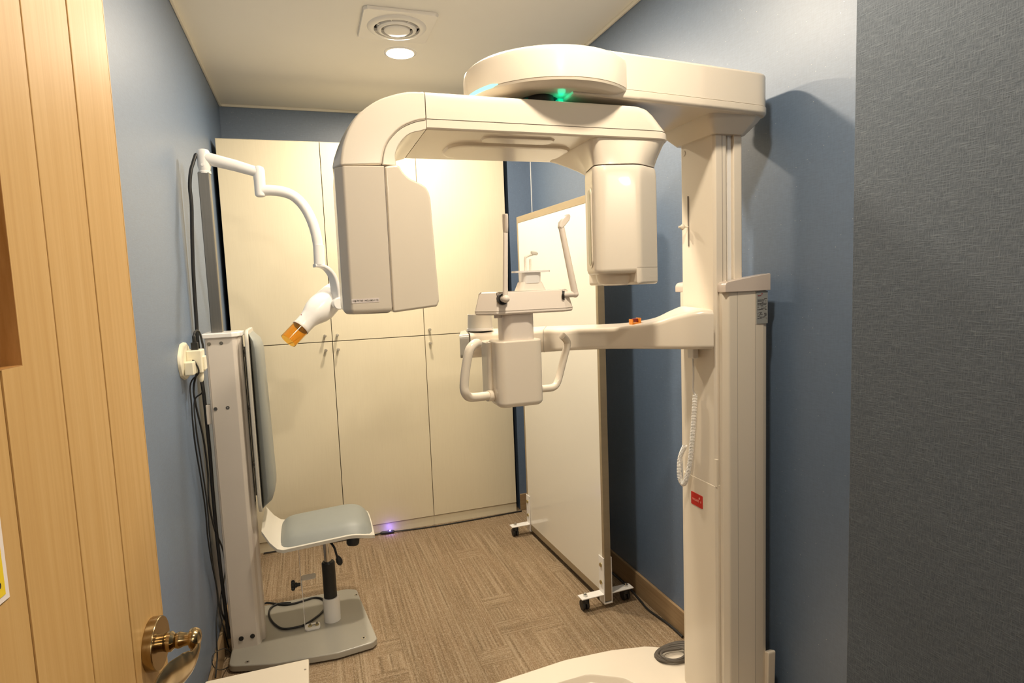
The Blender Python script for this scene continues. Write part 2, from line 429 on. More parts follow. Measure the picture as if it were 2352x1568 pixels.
# local door axes: s along leaf (free edge at +.029), n out of face, z up
dr = empty('door_1', H0 + DU*-.4, kind='structure')
WS, WZ0, WZ1 = -.195, 1.297, 1.80
core = MB()
core.box(-.87, .028, -.036, -.003, .01, WZ0, DM); core.box(-.87, .028, -.036, -.003, WZ1, 2.06, DM)
core.box(WS+.0005, .028, -.036, -.003, WZ0, WZ1, DM); core.box(-.87, -.55, -.036, -.003, WZ0, WZ1, DM)
core.build('core', M['groove'], dr)
g = .0011
ed = [.028, -.057, -.140, -.223, -.306, -.389, -.472, -.555, -.638, -.721, -.804, -.87]
for a, b in zip(ed, ed[1:]):
    s1 = a-(g if a < .02 else 0); s0 = b+g
    def pl(s0, s1, z0, z1): MB().box(s0, s1, -.003, 0, z0, z1, DM).build('plank', M['oak'], dr, bevel=.0008, seg=1)
    if s1 <= WS or s0 < -.555 and s1 > WS:
        if s0 > -.56: pl(s0, s1, .01, WZ0); pl(s0, s1, WZ1, 2.06)
        else: pl(s0, s1, .01, 2.06)
    elif s0 < WS < s1:
        p_ = MB(); p_.box(s0, s1, -.003, 0, .01, WZ0, DM); p_.box(WS, s1, -.003, 0, WZ0, WZ1, DM); p_.box(s0, s1, -.003, 0, WZ1, 2.06, DM)
        p_.build('plank', M['oak'], dr)
    else: pl(s0, s1, .01, 2.06)
MB().box(.028, .030, -.036, 0, .01, 2.06, DM).build('edge_band', M['oak'], dr)
rv = MB()
rv.box(WS-.0006, WS+.0004, -.036, -.0001, WZ0, WZ1, DM); rv.box(-.55, WS, -.036, -.0001, WZ0-.0004, WZ0+.0006, DM)
rv.box(-.55, WS, -.036, -.0001, WZ1-.0006, WZ1, DM)
rv.build('window_reveal', M['reveal'], dr)
MB().box(-.55, WS-.001, -.036, -.0315, WZ0+.001, WZ1-.001, DM).build('window_panel', M['reveal'], dr)
# brass lever handle
hz = .957
def D(s, n, z): return DM @ Vector((s, n, z))
hs = -.012
esc = MB().lathe([(.0285, 0), (.029, .001), (.029, .009), (.0282, .0102), (.024, .0104), (0, .0104)], D(hs, .0, hz), DN, 48).build('door_handle', M['brass'], dr)
MB().lathe([(.0098,.0104),(.0098,.0145),(.0090,.015),(.0105,.0152),(.0112,.018),(.0108,.0215),(.0088,.0235),(.0078,.025),(.0084,.0265),(.0090,.0285),(.0086,.031),(.0074,.034),(.0070,.038),(.0072,.0405),(.0108,.0412),(.0113,.0430),(.0110,.0470),(.0085,.0505),(.004,.0520),(0,.0523)],
    D(hs, 0, hz), DN, 40).build('handle_neck', M['brass'], esc)
# lever blade: curls from the knob back towards the hinge side, leaf shaped
R_ = []
path = [(hs+.002, .046, hz-.006), (hs-.006, .047, hz-.014), (hs-.020, .045, hz-.021), (hs-.040, .040, hz-.020), (hs-.065, .035, hz-.012), (hs-.090, .034, hz-.006), (hs-.108, .037, hz-.006)]
wid = [.007, .013, .020, .024, .022, .016, .008]
th = [.004, .004, .0042, .0042, .004, .0035, .003]
pp = [Vector(p) for p in path]
sp = spline(pp, 5)
for i, q in enumerate(sp):
    t = (sp[min(i+1, len(sp)-1)]-sp[max(i-1, 0)]).normalized()
    f_ = i/(len(sp)-1)*(len(wid)-1); a_ = int(min(f_, len(wid)-2)); fr = f_-a_
    W = wid[a_]*(1-fr)+wid[a_+1]*fr; T = th[a_]*(1-fr)+th[a_+1]*fr
    up = Vector((0, .35, 1)); B = (up-t*up.dot(t)).normalized(); N = t.cross(B)
    R_.append([DM @ (q + B*cos(2*pi*j/16)*W + N*(sin(2*pi*j/16)*T + .25*W*(cos(2*pi*j/16)**2)*-1)) for j in range(16)])
MB().loft(R_).build('lever', M['brass'], esc)
# poster stuck on the door
po = empty('poster', D(-.30, .0005, 1.22), 'yellow poster with a white border, taped to the oak door below its window', 'poster')
MB().box(-.46, -.2455, .0002, .0009, 1.1345, 1.24, DM).build('paper', M['sticker'], po)
MB().box(-.455, -.2500, .0009, .0012, 1.1390, 1.235, DM).build('yellow_field', M['yellow'], po)
text_mesh('lettering', '00', .006, DM @ frame((-.2575, .0014, 1.1475), (1, 0, 0), (0, 0, 1)) , M['ink'], po)

# ---------------------------------------------------------------- built-in cabinets
CX = [-.370, .112, .600, 1.095]; CY = 3.29; CZ = 2.10; MIDZ = 1.080
labs = ['left cream laminate cabinet behind the grey padded seat, doors hinged on the left',
        'middle cream laminate cabinet of the three, knobs at its left edge',
        'right cream laminate cabinet beside the blue wall and the wheeled white screen']
for i in range(3):
    x0, x1 = CX[i], CX[i+1]
    c_ = empty('cabinet', ((x0+x1)/2, (CY+YB)/2, 0), labs[i], 'cabinet', 'cream cabinets along the back wall')
    b_ = MB(); b_.box(x0+.0005, x1-.0005, CY+.019, YB-.02, .055, CZ-.001)
    b_.build('body', M['gapbrown'], c_)
    MB().box(x0+.0004, x1-.0004, CY+.0005, YB-.02, CZ-.0015, CZ).build('top_panel', M['laminate'], c_)
    MB().box(x0+.0004, x1-.0004, CY+.006, CY+.022, 0.001, .053).build('plinth', M['laminate'], c_)
    for up in (1, 0):
        z0, z1 = (MIDZ+.002, CZ-.002) if up else (.057, MIDZ-.002)
        d_ = MB().box(x0+.0016, x1-.0016, CY, CY+.018, z0, z1).build('door', M['laminate'], c_, bevel=.0012, seg=2)
        kx = x1-.036 if i == 0 else x0+.026
        kz = MIDZ+.033 if up else MIDZ-.042
        MB().lathe([(.0050,0),(.0055,.010),(.0075,.022),(.0082,.027),(.0075,.0285),(0,.029)], (kx, CY, kz), (0,-1,0), 20).build('knob', M['satin'], d_)

# ---------------------------------------------------------------- ceiling vent and downlights
vx0, vx1, vy0, vy1 = .272, .560, 2.39, 2.69
v_ = empty('ceiling_vent', (.416, 2.54, ZC), 'square white plastic ceiling vent with round ring louvres', 'vent')
vcx, vcy = (vx0+vx1)/2, (vy0+vy1)/2
# plate with round opening
R0, R1 = [], []
N_ = 64
for j in range(N_):
    a = 2*pi*(j+.5)/N_; c, s = cos(a), sin(a); q = .143/max(abs(c), abs(s))
    R0.append((vcx+c*q, vcy+s*q)); R1.append((vcx+c*.118, vcy+s*.118))
pb = MB()
pb.loft([[(x, y, ZC-.0005) for x, y in R0], [(x, y, ZC-.009) for x, y in R0], [(vcx+(x-vcx)*.985, vcy+(y-vcy)*.985, ZC-.012) for x, y in R0], [(x, y, ZC-.012) for x, y in R1], [(x, y, ZC-.002) for x, y in R1]], cap=False)
pb.build('face_plate', M['vent'], v_)
MB().lathe([(.116, -.001), (.116, -.0004), (0, -.0004)], (vcx, vcy, ZC), (0,0,1), 48).build('dark_opening', M['dark'], v_)
def ring(name, ra, rb, za, zb, h):
    MB().lathe([(ra, za), (rb, zb), (rb-.002, zb-.003), (ra-.004, za-.002+h)], (vcx, vcy, ZC), (0,0,1), 48, cap=False).build(name, M['vent'], v_)
MB().lathe([(.118,-.012),(.112,-.018),(.100,-.021),(.092,-.020),(.090,-.010)], (vcx, vcy, ZC), (0,0,1), 56, cap=False).build('ring', M['vent'], v_)
MB().lathe([(.080,-.008),(.078,-.022),(.070,-.027),(.064,-.026),(.062,-.012)], (vcx, vcy, ZC), (0,0,1), 56, cap=False).build('ring', M['vent'], v_)
MB().lathe([(.053,-.010),(.052,-.026),(.045,-.031),(.02,-.033),(0,-.033)], (vcx, vcy, ZC), (0,0,1), 48, cap=False).build('centre_disc', M['vent'], v_)
for j in range(8):
    a = pi/8+2*pi*j/8; Mx = Matrix.Translation((vcx, vcy, 0)) @ Matrix.Rotation(a, 4, 'Z')
    MB().box(.050, .094, -.0015, .0015, ZC-.020, ZC-.008, Mx).build('rib', M['vent'], v_)
for (lx, ly), lb in ((LA, 'small round glowing downlight in the ceiling beside the square vent'), (LB, 'round glowing downlight in the ceiling above the scanner, out of view'), (LD, 'round glowing downlight in the ceiling behind the scanner arm, out of view'), (LC, 'round glowing downlight in the ceiling near the doorway, out of view')):
    d_ = empty('downlight', (lx, ly, ZC), lb, 'lamp')
    MB().lathe([(.072, -.0005), (.072, -.003), (.069, -.005), (.062, -.006), (.058, -.001)], (lx, ly, ZC), (0,0,1), 40, cap=False).build('trim_ring', M['white'], d_)
    MB().lathe([(.058, -.0035), (.040, -.0075), (0, -.0095)], (lx, ly, ZC), (0,0,1), 32, cap=False).build('diffuser', M['lampglow'], d_)
# ---------------------------------------------------------------- panoramic scanner
xr = empty('panoramic_scanner', (1.13, 1.47, 0), 'tall cream panoramic dental scanner with a C-shaped rotating arm on a floor column', 'scanner')
# floor platform with a sunken foot area
outer = rpoly([(.30,1.20),(.30,1.72),(.49,1.796),(.76,1.822),(.93,1.812),(1.06,1.785),(1.20,1.70),(1.20,1.24),(1.06,1.15),(.55,1.12)], .04, 5)
rec = rpoly([(.38,1.24),(.38,1.66),(.66,1.718),(.80,1.722),(.90,1.66),(.93,1.60),(.93,1.24)], .05, 6)
o_n, r_n = ray_n(outer, 120, (.66,1.47)), ray_n(rec, 120, (.66,1.47))
plt = MB()
plt.loft([ringz(o_n, .001), ringz(o_n, .042), ringz(grow(o_n, .0024), .0477), ringz(grow(o_n, .008), .050), ringz(grow(r_n, -.004), .050), ringz(r_n, .0485), ringz(grow(r_n, .003), .044), ringz(grow(r_n, .008), .026), ringz(grow(r_n, .014), .021)]).build('platform', M['cream'], xr, ang=30)
MB().prism(rpoly([(1.355,.052),(1.395,.052),(1.372,.238),(1.350,.248)], .006), 'x', 1.205, 1.232).build('rear_fin', M['cream'], xr, bevel=.004)
# outer column: C-shaped shell around the sliding mast
cp = [(1.200,1.590),(1.085,1.588),(1.071,1.572),(1.070,1.552),(1.156,1.552),(1.156,1.388),(1.068,1.388),(1.0685,1.374),(1.082,1.3625),(1.165,1.3615),(1.196,1.3625),(1.211,1.366),(1.216,1.39),(1.216,1.56)]
cp = rpoly(cp, [.02,.006,.006,.003,.003,.003,.003,.004,.012,.03,.005,.008,.02,.03], 4)
oc = MB().prism(cp, 'z', .048, 1.302).build('column_shell', M['cream2'], xr)
cv = [(1.100,1.5515),(1.062,1.5515),(1.0575,1.545),(1.0575,1.396),(1.062,1.3885),(1.100,1.3885)]
def lipz(y): return .755+.25*(y-1.47)**2*3 - .03*(1.55-y)*-1*0
fc = MB()
fcp = rpoly(cv, [0,.004,.004,.004,.004,0], 3)
fc.loft([[(x, y, .048) for x, y in fcp], [(x, y, .748+.004*((y-1.47)/.08)**2-(.0 if x < 1.09 else .0)) for x, y in fcp], [(x+.003 if x < 1.07 else x, y, .752+.004*((y-1.47)/.08)**2) for x, y in fcp]]).build('front_cover', M['cream2'], oc)
MB().box(1.0583, 1.066, 1.3885, 1.404, .750, .832).build('latch_tab', M['cream2'], oc, bevel=.002)
for x_, yy in ((1.109, 1.3624), (1.168, 1.3617)): MB().box(x_-.0006, x_+.0006, yy-.0006, yy+.01, .05, 1.300).build('seam', M['softseam'], oc)
# cap on top of the shell, slanted and rounded at the front
for (y0, y1, fx) in ((1.357, 1.392, 1.066), (1.549, 1.597, 1.070)):
    prof = rpoly([(fx,1.300),(fx,1.3265),(1.150,1.339),(1.216,1.347),(1.216,1.300)], [.002,.024,.05,.004,.002], 7)
    MB().prism(prof, 'y', y0, y1).build('shell_cap', M['taupe'], oc, bevel=.006)
MB().box(1.158, 1.2155, 1.385, 1.560, 1.300, 1.338).build('shell_cap', M['taupe'], oc, bevel=.004)
# rating plate on the rounded rear corner
rp = MB().box(1.1715, 1.209, 1.3603, 1.3635, 1.209, 1.2985).build('rating_plate', M['plate'], oc)
random.seed(5)
inkb = MB(); zz = 1.278
while zz > 1.222:
    x = 1.1745
    while x < 1.203:
        L_ = random.uniform(.002, .008)
        if random.random() < .72: inkb.box(x, min(x+L_, 1.205), 1.3598, 1.3606, zz-.0006, zz+.0006)
        x += L_+.0012
    zz -= .0033 if abs(zz-1.246) > .003 else .008
inkb.build('print', M['ink'], rp)
MB().box(1.1755, 1.187, 1.3598, 1.3606, 1.2855, 1.2872).build('print', M['inkred'], rp)
MB().prism([(1.1875,1.2895),(1.190,1.2895),(1.191,1.2935),(1.189,1.2935)], 'y', 1.3598, 1.3606).build('emblem', M['inkred'], rp)
# red maker's label
rl = MB().prism(rrect(1.452, 1.507, .666, .7045, .002, 3), 'x', 1.0562, 1.0577).build('maker_label', M['red'], oc)
TM = lambda y, z: frame((1.0559, y, z), (0, -1, 0), (0, 0, 1))
text_mesh('lettering', 'vatech', .0125, TM(1.484, .6845), M['redtext'], rl)
MB().cyl((1.0556,1.466,.6935), (1.0563,1.466,.6935), .0032, 16).build('dot', M['redtext'], rl)
MB().prism([(1.4615,.6815),(1.4575,.6815),(1.4595,.6885)], 'x', 1.0556, 1.0563).build('mark', M['redtext'], rl)
# inner mast with rails
ms = MB().prism(rpoly([(1.150,1.5475),(1.063,1.5475),(1.0585,1.540),(1.0585,1.399),(1.063,1.3905),(1.0968,1.3905),(1.0968,1.402),(1.122,1.402),(1.122,1.3905),(1.150,1.3905)], [.004,.004,.004,.004,.004,.002,.001,.001,.002,.006], 3), 'z', .60, 1.775).build('mast', M['cream'], xr)
MB().box(1.0825, 1.0845, 1.3898, 1.392, 1.30, 1.72).build('seam', M['softseam'], ms)
MB().box(1.108, 1.119, 1.399, 1.4021, 1.30, 1.76).build('rail', M['white'], ms)
MB().tube([(1.0580,1.509,1.576),(1.0578,1.508,1.434)], .0022, 8).build('slot', M['seam'], ms)
MB().lathe([(.0022,0),(.0022,.012),(.0085,.017),(.0095,.020),(.0035,.027),(.0035,.031),(0,.032)], (1.0585, 1.5085, 1.489), (-1,.1,0), 8).build('stop_knob', M['cream'], ms)
MB().tube([(1.060,1.528,1.700),(1.0572,1.528,1.700)], .008, 16).build('cover_plug', M['cream'], ms)
# upper head: fixed arm with the round hub
DZ0, DZ1 = 1.772, 1.873
ap = rpoly([(.60,1.285),(.78,1.300),(1.085,1.332),(1.212,1.347),(1.216,1.60),(1.10,1.625),(.60,1.64)], [0,.02,.02,.060,.08,.05,0], 8)
ar = MB().loft(soft_rings(grow(ap, 0), 1.7895, DZ1, 0, .007)).build('fixed_arm', M['cream'], xr)
MB().loft([ringz(grow(ap, .0035), 1.7878), ringz(grow(ap, .0035), 1.7900)]).build('seam', M['softseam'], ar)
MB().loft(soft_rings(grow(ap, -.0018), 1.766, 1.7880, .009, .001)).build('lower_trim', M['cream2'], ar)
# flared neck under the arm
nk0 = rpoly([(1.020,1.352),(1.165,1.352),(1.205,1.375),(1.205,1.585),(1.165,1.605),(1.020,1.600)], .02, 5)
nkm = rpoly([(1.024,1.360),(1.160,1.360),(1.192,1.380),(1.192,1.575),(1.160,1.590),(1.024,1.585)], .02, 5)
nk1 = rpoly([(1.050,1.382),(1.140,1.380),(1.160,1.392),(1.160,1.548),(1.140,1.558),(1.050,1.556)], .012, 5)
MB().loft([ringz(nk0, 1.770), ringz(nk0, 1.768), ringz(nkm, 1.752), ringz(nk1, 1.722)]).build('flared_neck', M['cream2'], ar)
hub = (.604, 1.450)
hd = MB().lathe([(.2075,.0185),(.2078,.030),(.2076,.072),(.2055,.082),(.199,.088),(.185,.0915),(0,.0935)], (*hub, DZ0), (0,0,1), 96).build('round_head', M['cream'], xr)
MB().lathe([(.2060,.0165),(.2060,.0187)], (*hub, DZ0), (0,0,1), 96).build('seam', M['softseam'], hd)
MB().lathe([(.0,.001),(.180,.0),(.195,.003),(.2065,.012),(.2077,.0167)], (*hub, DZ0), (0,0,1), 96).build('lower_trim', M['cream2'], hd)
st_ = []
for k_ in range(25):
    a = radians(176+(216-176)*k_/24); s_ = max(.15, min(1, (24-k_)/3+.1, k_/1.5+.2))
    c0, s0 = cos(a), sin(a)
    st_.append([(hub[0]+c0*(.2070+dx), hub[1]+s0*(.2070+dx), DZ0+.0180+dz*s_) for dx, dz in ((0,-.0040),(.0018,-.0040),(.0024,0),(.0018,.0040),(0,.0040))])
MB().loft(st_).build('status_light', M['led'], hd)
hb = MB().lathe([(.030,0),(.030,-.030)], (.545,1.345,DZ0+.001), (0,0,1), 32).build('rotation_joint', M['dark'], xr)
MB().lathe([(.047,-.0004),(.047,-.003),(.0,-.003)], (.548,1.372,DZ0+.001), (0,0,1), 40).build('joint_ring', M['black'], hb)
MB().box(.585,.598,1.335,1.357,DZ0-.010,DZ0-.001).build('green_indicator', M['green'], hb, bevel=.002)
MB().box(.520,.524,1.345,1.38,DZ0-.010,DZ0-.003).build('green_indicator', M['green'], hb)
l = bpy.data.lights.new('indicator_light', 'POINT'); l.energy = .012; l.color = (0,1,.5); l.shadow_soft_size = .01
o = bpy.data.objects.new('indicator_light', l); o.location = (.585, 1.315, DZ0-.008); COL.objects.link(o)

# rotating C arm: side outline (x, z) taken in the plane of its near face
YN, YF = 1.300, 1.605
def f2(px, py, y=YN): p = at(px, py, 'y', y); return (p.x, p.z)
outl = [f2(*q) for q in [(975,211),(936,210),(898,218),(864,231),(828,258),(804,290),(790,325),(784,355),(782,381)]]
seam = [f2(*q) for q in [(979,275),(957,278),(922,293),(895,320),(883,346),(878,378)]]
inn = [f2(*q) for q in [(975,299),(943,306),(922,324),(911,344),(908,358),(911,380)]]
outb = outl[:4] + [f2(826,258,1.338), f2(798,293,1.338), f2(779,330,1.338), f2(767,365,1.338), f2(763,385,1.338)]
outl = [(a.x, a.y) for a in spline([Vector(p) for p in outl], 3)]
outb = [(a.x, a.y) for a in spline([Vector(p) for p in outb], 3)]
seam_s = [(a.x, a.y) for a in spline([Vector(p) for p in seam], 3)]
inn_s = [(a.x, a.y) for a in spline([Vector(p) for p in inn], 3)]
XJ, ZS, ZTB, ZBB = .2645, 1.6995, 1.7560, 1.6785
outl[0] = outb[0] = (XJ, ZTB); outb[-1] = (outb[-1][0], outl[-1][1]); seam_s[0] = (XJ, ZS); inn_s[0] = (XJ, ZBB)
ringA, ringB = outl[::-1] + seam_s, outb[::-1] + seam_s
main_o = MB().loft([[(x, YN, z) for x, z in ringA], [(x, YN+.038, z) for x, z in ringB], [(x, YF-.03, z) for x, z in ringA], [(x, YF, z) for x, z in ringA]]).build('rotating_arm', M['cream'], xr, bevel=.005, seg=4, ang=22)
MB().prism(seam_s[::-1] + inn_s, 'y', YN+.0012, YF-.0012).build('inner_trim', M['cream2'], main_o, bevel=.002, seg=2, ang=28)
def bplan(xe, ins, r=.055): return rpoly([(XJ+.0006, YN+ins), (xe, YN+ins+.004), (xe, YF-ins-.004), (XJ+.0006, YF-ins)], [0, r, r, 0], 9)
MB().loft([ringz(bplan(xe, ins), z) for xe, ins, z in ((.873,0,ZS+.0006),(.871,0,ZS+.003),(.859,0,1.715),(.838,0,1.738),(.824,.0015,1.750),(.812,.004,1.7545),(.800,.008,ZTB))]).build('beam', M['cream'], main_o, ang=30)
MB().loft([ringz(bplan(.8725, .0015), ZS-.0007), ringz(bplan(.8725, .0015), ZS+.0007)]).build('seam', M['softseam'], main_o)
MB().loft([ringz(bplan(.873, .0010), ZS-.0006), ringz(bplan(.877, .0010), ZS-.004), ringz(bplan(.8775, .0010), 1.6825), ringz(bplan(.876, .0025), 1.6800), ringz(bplan(.873, .006), ZBB)]).build('beam_trim', M['cream2'], main_o, ang=30)
MB().tube([(x, YN+.0006, z) for x, z in seam_s[::-1]], .0008, 6).build('seam', M['softseam'], main_o)
# raised panels under the beam
zb = ZBB
MB().loft([ringz(rrect(.34,.66,1.40,1.56,.05), zb+.002), ringz(rrect(.345,.655,1.405,1.555,.05), zb-.006), ringz(rrect(.355,.645,1.415,1.545,.045), zb-.008)]).build('under_panel', M['cream2'], main_o)
MB().loft([ringz(rrect(.40,.58,1.33,1.39,.02), zb+.002), ringz(rrect(.405,.575,1.335,1.385,.02), zb-.004), ringz(rrect(.42,.56,1.345,1.375,.015), zb-.005)]).build('under_panel', M['cream2'], main_o)
# right pod carried by a tapering bowl
def pod(dx=0): return None
A_ = at(1375,500,'y',1.312); B_ = at(1470,500,'y',1.290); C_ = at(1507,500,'y',1.350); L_ = at(1347,500,'y',1.42)
plan = [(L_.x-.002, 1.42),(A_.x-.004,1.330),(A_.x+.008,1.314),(B_.x,1.290),(C_.x-.006,1.335),(C_.x,1.36),(C_.x-.01,1.54),(C_.x-.03,1.575),(.785,1.580),(at(1349,500,'y',1.55).x,1.55)]
plan_r = rpoly(plan, [.02,.015,.02,.012,.015,.01,.03,.03,.03,.03], 4)
top_r = rpoly([(.66,1.309),(.872,1.309),(.872,1.595),(.66,1.595)], [.02,.050,.050,.02], 9)
neck_r = rpoly(plan, [.05,.03,.04,.06,.05,.03,.04,.04,.04,.04], 8)
t_n, p_n, k_n = ray_n(top_r, 120), ray_n(plan_r, 120), ray_n(neck_r, 120)
def blend(a, b, f): return [(p[0]*(1-f)+q[0]*f, p[1]*(1-f)+q[1]*f) for p, q in zip(a, b)]
rings = []
for f, z in ((0,1.684),(0,1.679),(.03,1.6765),(.22,1.668),(.48,1.654),(.76,1.638),(.97,1.624),(1.0,1.6195)):
    rings.append(ringz(grow(blend(t_n, k_n, f), .003*f), z))
MB().loft(rings).build('pod_bowl', M['cream'], main_o, ang=50)
MB().loft([ringz(grow(k_n, .007), 1.6205), ringz(grow(k_n, .007), 1.6150)]).build('seam', M['seam'], main_o)
zt = 1.6165; zl = 1.362
def bulge(z):
    f = max(0, min(1, (zt-z)/.045)); return .006*(1-f)**2
rg = [ringz(grow(k_n, .003), zt), ringz(grow(k_n, .001), zt-.004), ringz(blend(k_n, p_n, .35), 1.600), ringz(blend(k_n, p_n, .97), 1.583), ringz(grow(p_n, .0), 1.560), ringz(p_n, 1.372), ringz(grow(p_n, .003), 1.363), ringz(grow(p_n, .008), 1.3595)]
pd = MB().loft(rg).build('sensor_pod', M['cream'], main_o, ang=50)
blk = [p for p in p_n if p[0] >= B_.x-.010]
k0 = max(range(len(blk)), key=lambda i: math.dist(blk[i], blk[i-1])); blk = blk[k0:]+blk[:k0]
MB().loft([ringz(grow(blk, .006), 1.3315), ringz(grow(blk, .0022), 1.3330), ringz(grow(blk, .0005), 1.3365), ringz(blk, 1.3400), ringz(blk, 1.3735), ringz(grow(blk, .0006), 1.3738)]).build('foot_block', M['cream'], pd, ang=50)
MB().lathe([(.0,-.030),(.034,-.0298),(.050,-.026),(.057,-.017),(.062,.004)], (.752,1.385,1.3605), (0,0,1), 48, sx=.80).build('lower_dome', M['cream'], pd)
# slim window let into the left side of the pod
def side(y, z, off):
    a, b = Vector((L_.x-.002, 1.42)), Vector((A_.x-.004, 1.330)); t = (1.42-y)/(1.42-1.330); p = a.lerp(b, t)
    n = Vector((-(a-b).y, (a-b).x)).normalized(); n = n if n.x < 0 else -n
    return (p.x+n.x*off, p.y+n.y*off, z)
def sidebox(name, y0, y1, z0, z1, o0, o1, mt, par):
    pl_ = rrect(y0, y1, z0, z1, (y1-y0)*.45, 5)
    return MB().loft([[side(y, z, o0) for y, z in pl_], [side(y, z, o1) for y, z in pl_]]).build(name, mt, par)
wf = sidebox('window_frame', 1.345, 1.390, 1.376, 1.572, -.002, .0022, M['cream'], pd)
sidebox('window', 1.355, 1.382, 1.382, 1.566, -.001, .0030, M['slot'], wf)
# left pod
zt2 = f2(895,381)[1]
nl = at(790,500,'y',1.300); mr = at(889,500,'y',1.292); rr = at(990,600,'y',1.335); fl2 = at(765,450,'y',1.55)
pz = f2(897,717)[1]-.001
left_plan = [(fl2.x+.002,1.57),(nl.x-.012,1.325),(nl.x+.004,1.301),(mr.x,1.292),(mr.x+.0015,1.600),(fl2.x+.02,1.600)]
lp_r = rpoly(left_plan, [.02,.012,.010,0,0,.02], 4)
lpod = MB().loft(soft_rings(lp_r, pz, zt2-.002, .012, .002)).build('generator_pod', M['cream'], main_o, ang=50)
# right-hand cover with its S-shaped top edge
ctop = [(f2(x_, y_, 1.315)) for x_, y_ in [(897,383),(914,384),(922,396),(938,411),(960,421),(975,430),(984,444),(988,462)]]
ctop = [(p.x, p.y) for p in spline([Vector(p) for p in ctop], 3)]
cbot = [(rr.x+.009, f2(1000,690,1.33)[1]), (rr.x+.003, f2(1000,705,1.33)[1]+.002), (mr.x+.001, pz)]
cpoly = [(mr.x+.001, zt2-.002)] + ctop[1:] + cbot
cpoly = rpoly(cpoly, [0]*(len(cpoly)-3)+[.012,.006,0], 4)
cm = MB(); R1_ = [(x, 1.2915+.16*(x-mr.x)**1.0*.9, z) for x, z in cpoly]; R2_ = [(x, 1.598-.05*(x-mr.x), z) for x, z in cpoly]
cm.loft([R1_, R2_]); cm.build('side_cover', M['cream2'], lpod, bevel=.007, seg=4, ang=45)
MB().tube([(mr.x+.0006, 1.2916, zt2-.004), (mr.x+.0006, 1.2916, pz+.012)], .0008, 6).build('seam', M['softseam'], lpod)
MB().box(fl2.x+.018, mr.x+.03, 1.304, 1.595, zt2-.004, zt2+.002).build('seam', M['seam'], lpod)
la_ = f2(808,690,1.2965); lb_ = f2(871,693,1.2965)
ly = 1.2955
def fy(x): return 1.301 + (1.292-1.301)*(x-(nl.x+.004))/(mr.x-nl.x-.004)
lab = MB().loft([[(x, fy(x)+d, z) for x, z in ((la_[0], la_[1]-.0062), (lb_[0], la_[1]-.0052), (lb_[0], la_[1]+.0034), (la_[0], la_[1]+.0024))] for d in (-.0004, .0012)]).build('paper_label', M['sticker'], lpod)
text_mesh('lettering', '시설 허가번 : MCU-082-1175', .0044, frame(((la_[0]+lb_[0])/2, fy((la_[0]+lb_[0])/2)-.0005, la_[1]-.0014), (1,fy(1)-fy(0),0), (0,0,1)), M['ink'], lab)

# patient support arm: carriage block on the mast, curving to the far side and ending behind the chin rest
near = [(1.036,1.368),(1.000,1.390),(.955,1.428),(.909,1.468),(.850,1.520),(.793,1.556),(.70,1.585),(.609,1.592),(.50,1.590),(.415,1.590)]
topz = [1.254,1.252,1.240,1.222,1.211,1.208,1.209,1.211,1.213,1.214]
far = [(1.056,1.540),(1.045,1.548),(1.02,1.560),(.985,1.580),(.93,1.612),(.86,1.640),(.76,1.665),(.65,1.676),(.52,1.678),(.425,1.676)]
botz = [1.146]*8+[1.147,1.147]
nV = [Vector((p[0], p[1], t)) for p, t in zip(near, topz)]; fV = [Vector((p[0], p[1], t)) for p, t in zip(far, topz)]
nS, fS = spline(nV, 5), spline(fV, 5)
rings = []
for a, b in zip(nS, fS):
    zt_ = a.z; zb_ = 1.1465; e = (b-a); e.z = 0; Lw = e.length; e.normalize(); r_ = .013
    sec = rrect(0, Lw, zb_, zt_, r_, 4)
    rings.append([(a.x+e.x*s, a.y+e.y*s, z+(.006*(s/Lw) if z > zb_+.02 else 0)) for s, z in sec])
sa = MB().loft(rings).build('support_arm', M['cream'], xr, ang=60)
MB().loft([[(x-.004, y, z) for x, y, z in [(rings[-1][i][0], rings[-1][i][1], rings[-1][i][2]) for i in range(len(rings[-1]))]],
           [(.385+.30*(p[1]-1.59), p[1]*.94+1.633*.06, p[2]*.96+1.18*.04) for p in rings[-1]]]).build('end_cap', M['endgrey'], sa)
MB().box(1.038, 1.060, 1.402, 1.545, 1.149, 1.250).build('carriage_plate', M['cream'], sa, bevel=.004)
pS = at(1252,790,'y',1.588)
MB().loft([[(p[0]+.0012, 1.633+(p[1]-1.633)*1.012, 1.18+(p[2]-1.18)*1.015) for p in rings[-12]], [(p[0]-.0004, 1.633+(p[1]-1.633)*1.012, 1.18+(p[2]-1.18)*1.015) for p in rings[-12]]]).build('seam', M['softseam'], sa)
# translucent accessory cup and small nozzle standing on the end of the arm
cup = empty('measuring_cup', (.462, 1.632, 1.215), 'pale translucent cup standing on the end of the support arm', 'cup')
MB().lathe([(.036,0),(.033,.045),(.034,.0455),(.032,.0455),(.034,.002),(0,.002)], (.455,1.632,1.2185), (0,0,1), 32).build('bowl', M['milky'], cup)
MB().lathe([(.0365,.0),(.0375,.002),(.0375,.006),(.0365,.008)], (.455,1.632,1.2185), (0,0,1), 32).build('base_ring', M['white'], cup)
noz = empty('syringe_tip', (.595, 1.632, 1.215), 'tiny white upright nozzle standing on the support arm right of the chin rest neck', 'nozzle')
MB().lathe([(.009,0),(.009,.014),(.004,.016),(.0035,.040),(.002,.046),(0,.046)], (.597,1.632,1.2185), (0,0,1), 16).build('tip', M['white'], noz)
